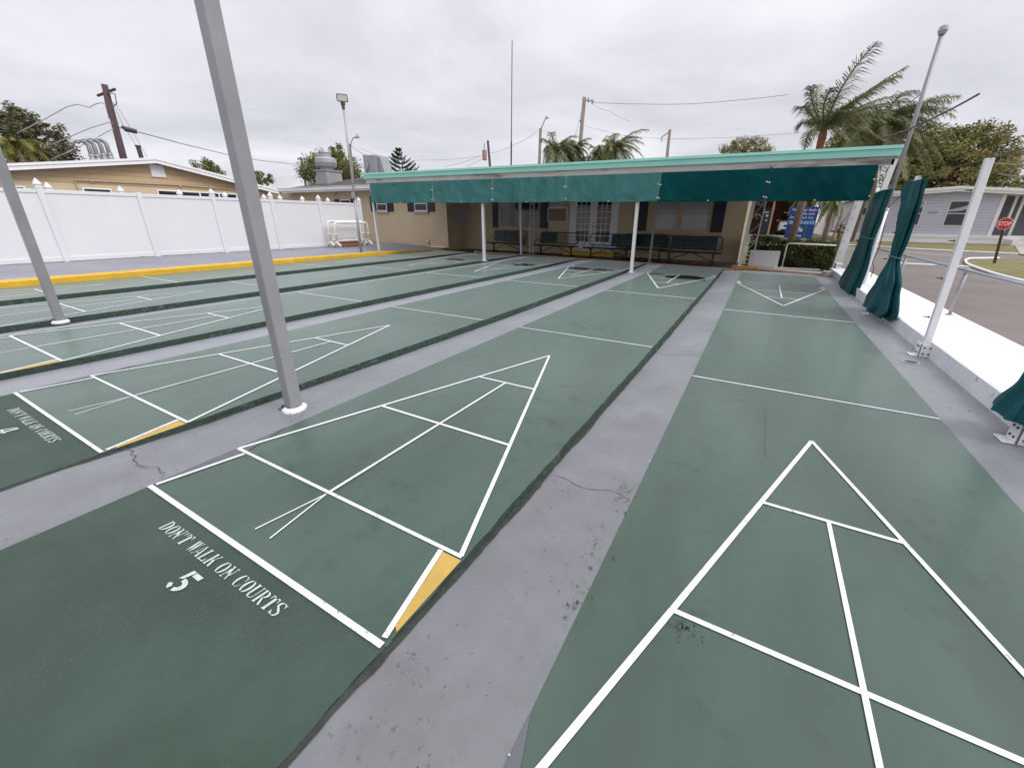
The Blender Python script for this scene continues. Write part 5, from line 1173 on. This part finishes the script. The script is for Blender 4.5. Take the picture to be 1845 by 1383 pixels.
# ------------------------------------------------------------------ banner (flat printed sign on stakes)
def text_mesh(s, size, name):
    c = bpy.data.curves.new('txt', 'FONT'); c.body = s; c.size = size; c.offset = .004*size/.1*.1; o = bpy.data.objects.new('txt', c); COL.objects.link(o)
    dg = bpy.context.evaluated_depsgraph_get(); me = bpy.data.meshes.new_from_object(o.evaluated_get(dg)); vs = [v.co.copy() for v in me.vertices]; fs = [tuple(p.vertices) for p in me.polygons]
    bpy.data.objects.remove(o); bpy.data.curves.remove(c); bpy.data.meshes.remove(me); return vs, fs
BY = 21.6
bl_, br_, tl_ = PY(1412, 428, BY), PY(1469, 433, BY), PY(1424, 372, BY)
x0, x1, z0, z1 = bl_.x, PY(1476, 371, BY).x+.02, bl_.z, tl_.z
t = thing('banner_sign', 'blue banner sign with white lettering behind the palm trunk', 'sign', (x0, BY, T(BY)))
b = MB(); b.box((x0, BY, z0), (x1, BY+.02, z1)); pn = b.build('panel', BLUE, t)
H_ = z1-z0; Wd = x1-x0
b = MB(); b.box((x0+.002, BY-.006, z0+H_*.44), (x1-.002, BY-.001, z0+H_*.57)); b.build('light_blue_band', BLUEL, pn)
b = MB(); b.box((x0+Wd*.66, BY-.005, z0), (x0+Wd*.74, BY-.001, z0+H_*.43)); b.build('green_band', GRNB, pn)
def btext(s, ux, uz, size, wmax=None):
    vs, fs = text_mesh(s, size, 't'); w_ = max(v.x for v in vs)
    k_ = (wmax/w_) if wmax else 1
    b = MB(); b.add([(x0+Wd*ux+v.x*k_, BY-.012, z0+H_*uz+v.y) for v in vs], fs); b.build('lettering', SIGNW, pn)
for s, ux, uz, sz, wm in (('Thi', .07, .87, .13, .16), ('our Activ', .42, .86, .15, Wd*.52), ('olly and', .44, .75, .12, Wd*.44), ('Str', .05, .64, .13, .16), ('Tack Co.', .40, .63, .12, Wd*.50), ('0', .08, .46, .17, .11), ('(', .33, .45, .17, None), ('7-5112', .46, .46, .16, Wd*.48), ('icrnes', .28, .05, .16, Wd*.33)): btext(s, ux, uz, sz, wm)
b = MB(); cx, cz = x0+Wd*.42, z0+H_*.27
for i, (dx, l, a) in enumerate(((-.07, .14, .30), (-.03, .20, .12), (.02, .23, -.05), (.065, .20, -.22), (.10, .13, -.45))):
    pts = []
    for q in range(9): u = q/8; pts.append((u*l, .022*math.sin(math.pi*u)))
    pts += [(p_[0], -p_[1]) for p_ in pts[::-1]]
    b.add([(cx+dx+(-math.sin(a)*p_[0]+math.cos(a)*p_[1])+.04, BY-.012, cz-.09+math.cos(a)*p_[0]+math.sin(a)*p_[1]) for p_ in pts], [tuple(range(len(pts)))])
b.build('leaf_emblem', SIGNW, pn)
for x in (x0+.03, x1-.03): b = MB(); b.box((x-.02, BY+.021, T(BY)), (x+.02, BY+.06, z1)); b.build('stake', WPOLE, t)
# leaning stake and sapling in the lawn
a, c = PY(1498, 428, 26), PY(1519, 374, 26); a = a-(c-a)*((a.z-T(26))/(c.z-a.z)); t = thing('sapling', 'bare leaning sapling trunk with a pale stake on the lawn', 'tree', tuple(a))
b = MB(); b.tube([a, a.lerp(c, .5)+Vector((.05, 0, 0)), c], [.06, .05, .03], 7); b.tube([a.lerp(c, .5), a.lerp(c, .75)+Vector((.3, 0, .1)), c+Vector((.45, 0, .1))], [.03, .02, .01], 5); b.build('trunk', PTRUNK, t)
b = MB(); b.tube([a+Vector((.08, 0, 0)), a.lerp(c, .42)+Vector((.16, 0, 0))], .035, 6); b.build('stake', YPAINT, t)
tree('bare grey shrub beside the leaning sapling', 1514, 412, 9, 9, 27, L_DARK, 44, 14, 14, .05, name='shrub')
tree('low green bush at the foot of the lavender house', 1553, 431, 9, 4, 33, L_GRN, 45, 16, 20, .05, name='bush')

# ------------------------------------------------------------------ houses on the far side
HY = 40.0
hl, hr = PY(1534, 415, HY), PY(1795, 400, HY); xr_tr = PY(1793, 395, HY).x; x_roofr = PY(1905, 345, HY).x
zf_ = PY(1640, 436, HY).z-.25; zb_ = PY(1645, 421, HY).z; ze = PY(1610, 353, HY).z
xl = hl.x
t = thing('lavender_house', 'low lavender sided house with a white roof edge across the road', 'house', (xl, HY, T(HY)))
apx = PY(1722, 345, HY); eav_l = PY(1604, 354, HY); 
xe = xl-.3; slope = (apx.z-eav_l.z)/(apx.x-eav_l.x); zel = apx.z-slope*(apx.x-xe); xre = 2*apx.x-xe; zer = zel
xr_ = xre-.3
b = MB(); pts = [(xl, HY, zb_), (xr_tr, HY, zb_), (xr_tr, HY, apx.z-slope*abs(xr_tr-apx.x)+.02), (apx.x, HY, apx.z+.02), (xl, HY, zel+.05)]
b.extr(pts, (0, 16, 0)); b.build('wall', LAV, t)
b = MB(); b.box((xl-.05, HY-.10, T(HY)-.3), (xr_+.2, HY+16, zb_-.20)); b.build('foundation', CONCW, t)
b = MB(); b.box((xl-.1, HY-.14, zb_-.199), (xr_+.3, HY-.0, zb_)); b.build('base_trim', SOFF, t)
b = MB()
for (xa, za), (xb, zb2) in (((xe, zel), (apx.x, apx.z)), ((apx.x, apx.z), (xre+3, zer-slope*3))):
    b.add([(xa, HY-.5, za), (xb, HY-.5, zb2), (xb, HY-.5, zb2+.30), (xa, HY-.5, za+.30), (xa, HY+17, za), (xb, HY+17, zb2), (xb, HY+17, zb2+.30), (xa, HY+17, za+.30)], [(0,1,2,3), (7,6,5,4), (0,4,5,1), (1,5,6,2), (2,6,7,3), (3,7,4,0)])
b.build('roof', SOFF, t)
b = MB(); b.box((xe, HY-.56, zel+.02), (xe+.01, HY-.5, zel+.1))
b = MB()
for (xa, za), (xb, zb2) in (((xe, zel), (apx.x, apx.z)), ((apx.x, apx.z), (xre+3, zer-slope*3))):
    b.add([(xa, HY-.56, za+.16), (xb, HY-.56, zb2+.16), (xb, HY-.56, zb2+.33), (xa, HY-.56, za+.33), (xa, HY-.501, za+.16), (xb, HY-.501, zb2+.16), (xb, HY-.501, zb2+.33), (xa, HY-.501, za+.33)], [(0,1,2,3), (7,6,5,4), (0,4,5,1), (1,5,6,2), (2,6,7,3), (3,7,4,0)])
b.build('roof_edge', SOFF, t)
def hwin(xa, xb, ya, yb_):
    a, c = PY(xa, ya, HY), PY(xb, yb_, HY); f = window(t, a.x, c.x, c.z, a.z, HY-.001, 1, 2, sill=None)
    return a, c
wa = PY(1703, 361.5, HY); wz = PY(1703, 406.5, HY).z; ww = PY(1757, 361, HY).x-PY(1710, 361, HY).x
xm = PY(1705, 384, HY).x
for x in (xm, PY(1661, 384, HY).x-ww, PY(1590, 384, HY).x-.9):
    w_ = ww if x != PY(1590, 384, HY).x-.9 else .6
    f = window(t, x, x+w_, wz, wa.z, HY-.002, 1, 2)
    b = MB(); n = 12
    for i in range(n):
        u0, u1 = i/n, (i+1)/n; f_ = lambda u: wz+(wa.z-wz)*(.58+.22*u*u*u); b.add([(x+w_*u0, HY-.035, f_(u0)), (x+w_*u1, HY-.035, f_(u1)), (x+w_*u1, HY-.035, f_(u1)+.10+.25*u1), (x+w_*u0, HY-.035, f_(u0)+.10+.25*u0)], [(0,1,2,3)])
    b.build('curtain', LACE, f)
xt = xr_tr; b = MB(); b.box((xt-.10, HY-.04, zb_), (xt+.10, HY+.02, apx.z-slope*(xt-apx.x)-.0)); b.build('corner_trim', SOFF, t)
# small wall vents
for px in ((1549, 375), (1558, 380)):
    p = PY(*px, HY); b = MB(); b.box((p.x-.07, HY-.04, p.z-.22), (p.x+.07, HY, p.z+.22)); b.build('wall_vent', DARKM, t)
p = PY(1681, 382, HY); b = MB()
for i in range(4): b.box((p.x-.22+.12*i, HY-.03, p.z-.07), (p.x-.14+.12*i, HY-.004, p.z+.07))
b.build('house_number_plate', GALVD, t)
# porch: recessed wall, column, steps
b = MB(); b.box((xt+.11, HY+1.6, zb_), (xr_, HY+1.8, zer+.3)); b.build('porch_wall', mat('porch_grey', (.17, .17, .2), .8), t)
b = MB(); px_ = PY(1826, 380, HY).x; b.box((px_, HY+.4, zb_), (px_+.12, HY+.52, zer+.2)); b.box((px_+.35, HY+.4, zb_), (px_+.47, HY+.52, zer+.2)); b.build('porch_column', SOFF, t)
b = MB(); sx = PY(1812, 425, HY).x
for i in range(4): b.box((sx+.30*i, HY-1.2, T(HY)-.2), (sx+.30*(i+1)-.002 if i < 3 else sx+1.35, HY-.15, zb_-.22-.17*i))
b.build('steps', CONCW, t)
b = MB(); b.box((PY(1836, 400, HY).x, HY+3, zb_+.2), (PY(1880, 400, HY).x, HY+3.2, zb_+1.7)); b.build('garage_door', mat('tan_door', (.35, .2, .1), .7), t)

t = thing('white_house', 'small white sided house seen between banner and far post', 'house', tuple(Vector((PY(1500, 410, 52).x, 52, T(52)))))
a, c = PY(1496, 364, 52), PY(1552, 364, 52); b = MB(); b.box((a.x, 52, T(52)-.2), (c.x+1, 60, a.z)); b.build('wall', WSID, t)
b = MB(); b.add([(a.x-.5, 51.3, a.z), (c.x+1.5, 51.3, a.z), (c.x+1.5, 61, a.z+.1), (a.x-.5, 61, a.z+.1), (a.x-.5, 51.3, a.z+.25), (c.x+1.5, 51.3, a.z+.25), (c.x+1.5, 61, a.z+.9), (a.x-.5, 61, a.z+.9)], [(0,3,2,1), (4,5,6,7), (0,1,5,4), (1,2,6,5), (2,3,7,6), (3,0,4,7)]); b.build('roof', SOFF, t)
window(t, PY(1507, 370, 52).x, PY(1517, 370, 52).x, PY(1507, 388, 52).z, PY(1507, 370, 52).z, 51.998, 1, 2)
b = MB(); b.box((PY(1488, 395, 52).x, 52.3, T(52)), (a.x-.01, 52.5, a.z-.2)); b.build('gap_shade_slab', BRN, t)  # solid brown slab stands in for the shade of the gap beside the house
b = MB(); p = PY(1528, 400, 52); b.box((p.x, 51.94, T(52)+.3), (p.x+.9, 51.998, T(52)+2.5)); b.build('door', SOFF, t)

# carport with parked vehicle
CYY = 38.5; a, c = PY(1372, 362, CYY), PY(1436, 366, CYY)
t = tcar = thing('carport', 'brown walled open carport behind the hedge', 'carport', (a.x, CYY, T(CYY)))
xa, xb = a.x-3.5, c.x+1.2; zt_ = a.z+.05
b = MB(); b.box((xa, CYY+7, T(CYY)-.2), (xb, CYY+7.2, zt_)); b.box((xa, CYY+.2, T(CYY)-.2), (xa+.15, CYY+7, zt_)); b.box((xb-.15, CYY+.2, T(CYY)-.2), (xb, CYY+7, zt_)); b.build('wall', BRN, t)
b = MB(); b.box((xa-.4, CYY-.3, zt_), (xb+.4, CYY+7.4, zt_+.28)); b.build('roof', mat('dull_pink_fascia', (.38, .30, .29), .7), t)
b = MB(); p = PY(1388, 400, CYY); b.box((p.x-.07, CYY-.05, T(CYY)), (p.x+.07, CYY+.09, zt_-.001)); b.build('support_post', BEIGE2, t)
p = PY(1371, 400, CYY-.5); q = PY(1385, 400, CYY-.5)
t = thing('storage_cabinet', 'dark cabinet with pale items under the carport edge', 'cabinet', (p.x, CYY-.3, T(CYY)))
b = MB(); b.box((p.x, CYY-.35, T(CYY)), (q.x, CYY+.15, PY(1378, 376, CYY).z)); b.build('body', NAVY, t)
b = MB()
for (u, v_, w, h) in ((1376, 381, 9, 2.2), (1380, 386, 4, 4), (1379, 395, 3, 3)):
    a_ = PY(u, v_, CYY-.36); c_ = PY(u+w, v_+h, CYY-.36); b.box((a_.x, CYY-.38, c_.z), (c_.x, CYY-.351, a_.z))
b.build('pale_item', LACE, t)
# vehicle (front half seen from ahead)
p = PY(1396, 424, CYY); vx = p.x+.1; vy = CYY+.3; gz = T(CYY)+.30
b = MB(); b.box((xa+.16, CYY-1.5, T(CYY)-.1), (xb-.16, CYY+6.99, T(CYY)+.296)); b.build('floor_slab', CONC, tcar)
t = thing('parked_car', 'white parked car facing out of the carport', 'car', (vx+.9, vy+2.2, gz))
sec = [(vy, .45, .80), (vy+.15, .32, .98), (vy+1.0, .30, 1.08), (vy+1.25, .30, 1.12), (vy+4.2, .30, 1.12), (vy+4.5, .42, .95)]
b = MB(); w = 1.8
for i, (y, z0_, z1_) in enumerate(sec):
    ins = .12 if i in (0, len(sec)-1) else .0
    b.v += [(vx+ins, y, gz+z0_), (vx+w-ins, y, gz+z0_), (vx+w-ins*.5, y, gz+(z0_+z1_)/2), (vx+w-ins-.06, y, gz+z1_), (vx+ins+.06, y, gz+z1_), (vx+ins*.5, y, gz+(z0_+z1_)/2)]
for i in range(len(sec)-1):
    for k in range(6): b.f.append((i*6+k, i*6+(k+1)%6, (i+1)*6+(k+1)%6, (i+1)*6+k)); b.m.append(0)
b.f += [(5,4,3,2,1,0), tuple(range(len(sec)*6-6, len(sec)*6))]; b.m += [0, 0]
b.build('body', CARW, t, bev=.04)
b = MB(); b.add([(vx+.10, vy+1.15, gz+1.08), (vx+w-.10, vy+1.15, gz+1.08), (vx+w-.10, vy+4.3, gz+1.08), (vx+.10, vy+4.3, gz+1.08), (vx+.25, vy+1.75, gz+1.62), (vx+w-.25, vy+1.75, gz+1.62), (vx+w-.25, vy+4.0, gz+1.62), (vx+.25, vy+4.0, gz+1.62)], [(0,1,5,4), (1,2,6,5), (2,3,7,6), (3,0,4,7), (4,5,6,7)]); b.build('windscreen', CARG, t)
b = MB(); b.box((vx+.24, vy+1.72, gz+1.62), (vx+w-.24, vy+4.05, gz+1.70)); b.build('roof', CARW, t, bev=.03)
b = MB(); b.box((vx+.35, vy-.02, gz+.62), (vx+w-.35, vy+.03, gz+.76)); b.box((vx+.25, vy-.015, gz+.30), (vx+w-.25, vy+.1, gz+.44)); b.build('grille', CARG, t)
for s in (0, 1):
    x = vx+.14 if s == 0 else vx+w-.44; b = MB(); b.box((x, vy-.005, gz+.66), (x+.30, vy+.1, gz+.80)); b.build('headlight', GROM, t, bev=.02)
    for y in (vy+.8, vy+3.6):
        x = vx+.02 if s == 0 else vx+w-.24; b = MB(); b.tube([(x, y, gz+.33), (x+.22, y, gz+.33)], .33, 18); wh = b.build('wheel', mat('tyre_rubber', (.015, .015, .016), .85), t)
        b = MB(); b.tube([(x-.01, y, gz+.33), (x+.23, y, gz+.33)], .18, 12); b.build('rim', GALV, wh)
    x = vx-.16 if s == 0 else vx+w+.02; b = MB(); b.box((x, vy+1.35, gz+1.02), (x+.14, vy+1.45, gz+1.14)); b.build('mirror', CARW, t, bev=.02)
b = MB(); b.box((vx+.55, vy+2.0, gz+1.72), (vx+w-.2, vy+3.4, gz+2.15)); b.build('roof_box', GROM, t, bev=.03)
# stop sign
sb = PT(1791, 474, .02); sc_ = PY(1810, 402.5, sb.y); hh = PY(1810, 392, sb.y).z-PY(1810, 413.2, sb.y).z
t = thing('stop_sign', 'red octagonal STOP sign on a brown post at the road corner', 'sign', tuple(sb))
up_ = (sc_-sb); b = MB(); b.beam(sb, sb+up_*1.0, .07, .05, (0,1,0)); b.build('post', RUST, t)
# board faces the camera side of the road, lightly turned
fwd = Vector((O.x-sc_.x, O.y-sc_.y, 0)).normalized(); fwd = (fwd+Vector((0, -.9, 0))).normalized(); rt_ = Vector((-fwd.y, fwd.x, 0)); upv = Vector((up_.x*.0, 0, 1)).normalized(); r_o = hh/2/math.cos(R(22.5))
def octo(r_, off): return [sc_+fwd*off+rt_*r_*math.cos(R(22.5+45*i))+upv*r_*math.sin(R(22.5+45*i)) for i in range(8)]
b = MB(); b.extr(octo(r_o, .03), fwd*.006); pl_ = b.build('panel', SIGNW, t)
b = MB(); b.extr(octo(r_o*.94, .037), fwd*.003); b.build('red_face', SIGNR, pl_)
vs, fs = text_mesh('STOP', 1, 's'); w_ = max(v.x for v in vs); hgt = max(v.y for v in vs); kx = r_o*1.48/w_; ky = r_o*.62/hgt
b = MB(); b.add([sc_+fwd*.043-rt_*(-(v.x-w_/2)*kx)*1+upv*((v.y-hgt/2)*ky) for v in vs], fs); b.build('lettering', SIGNW, pl_)
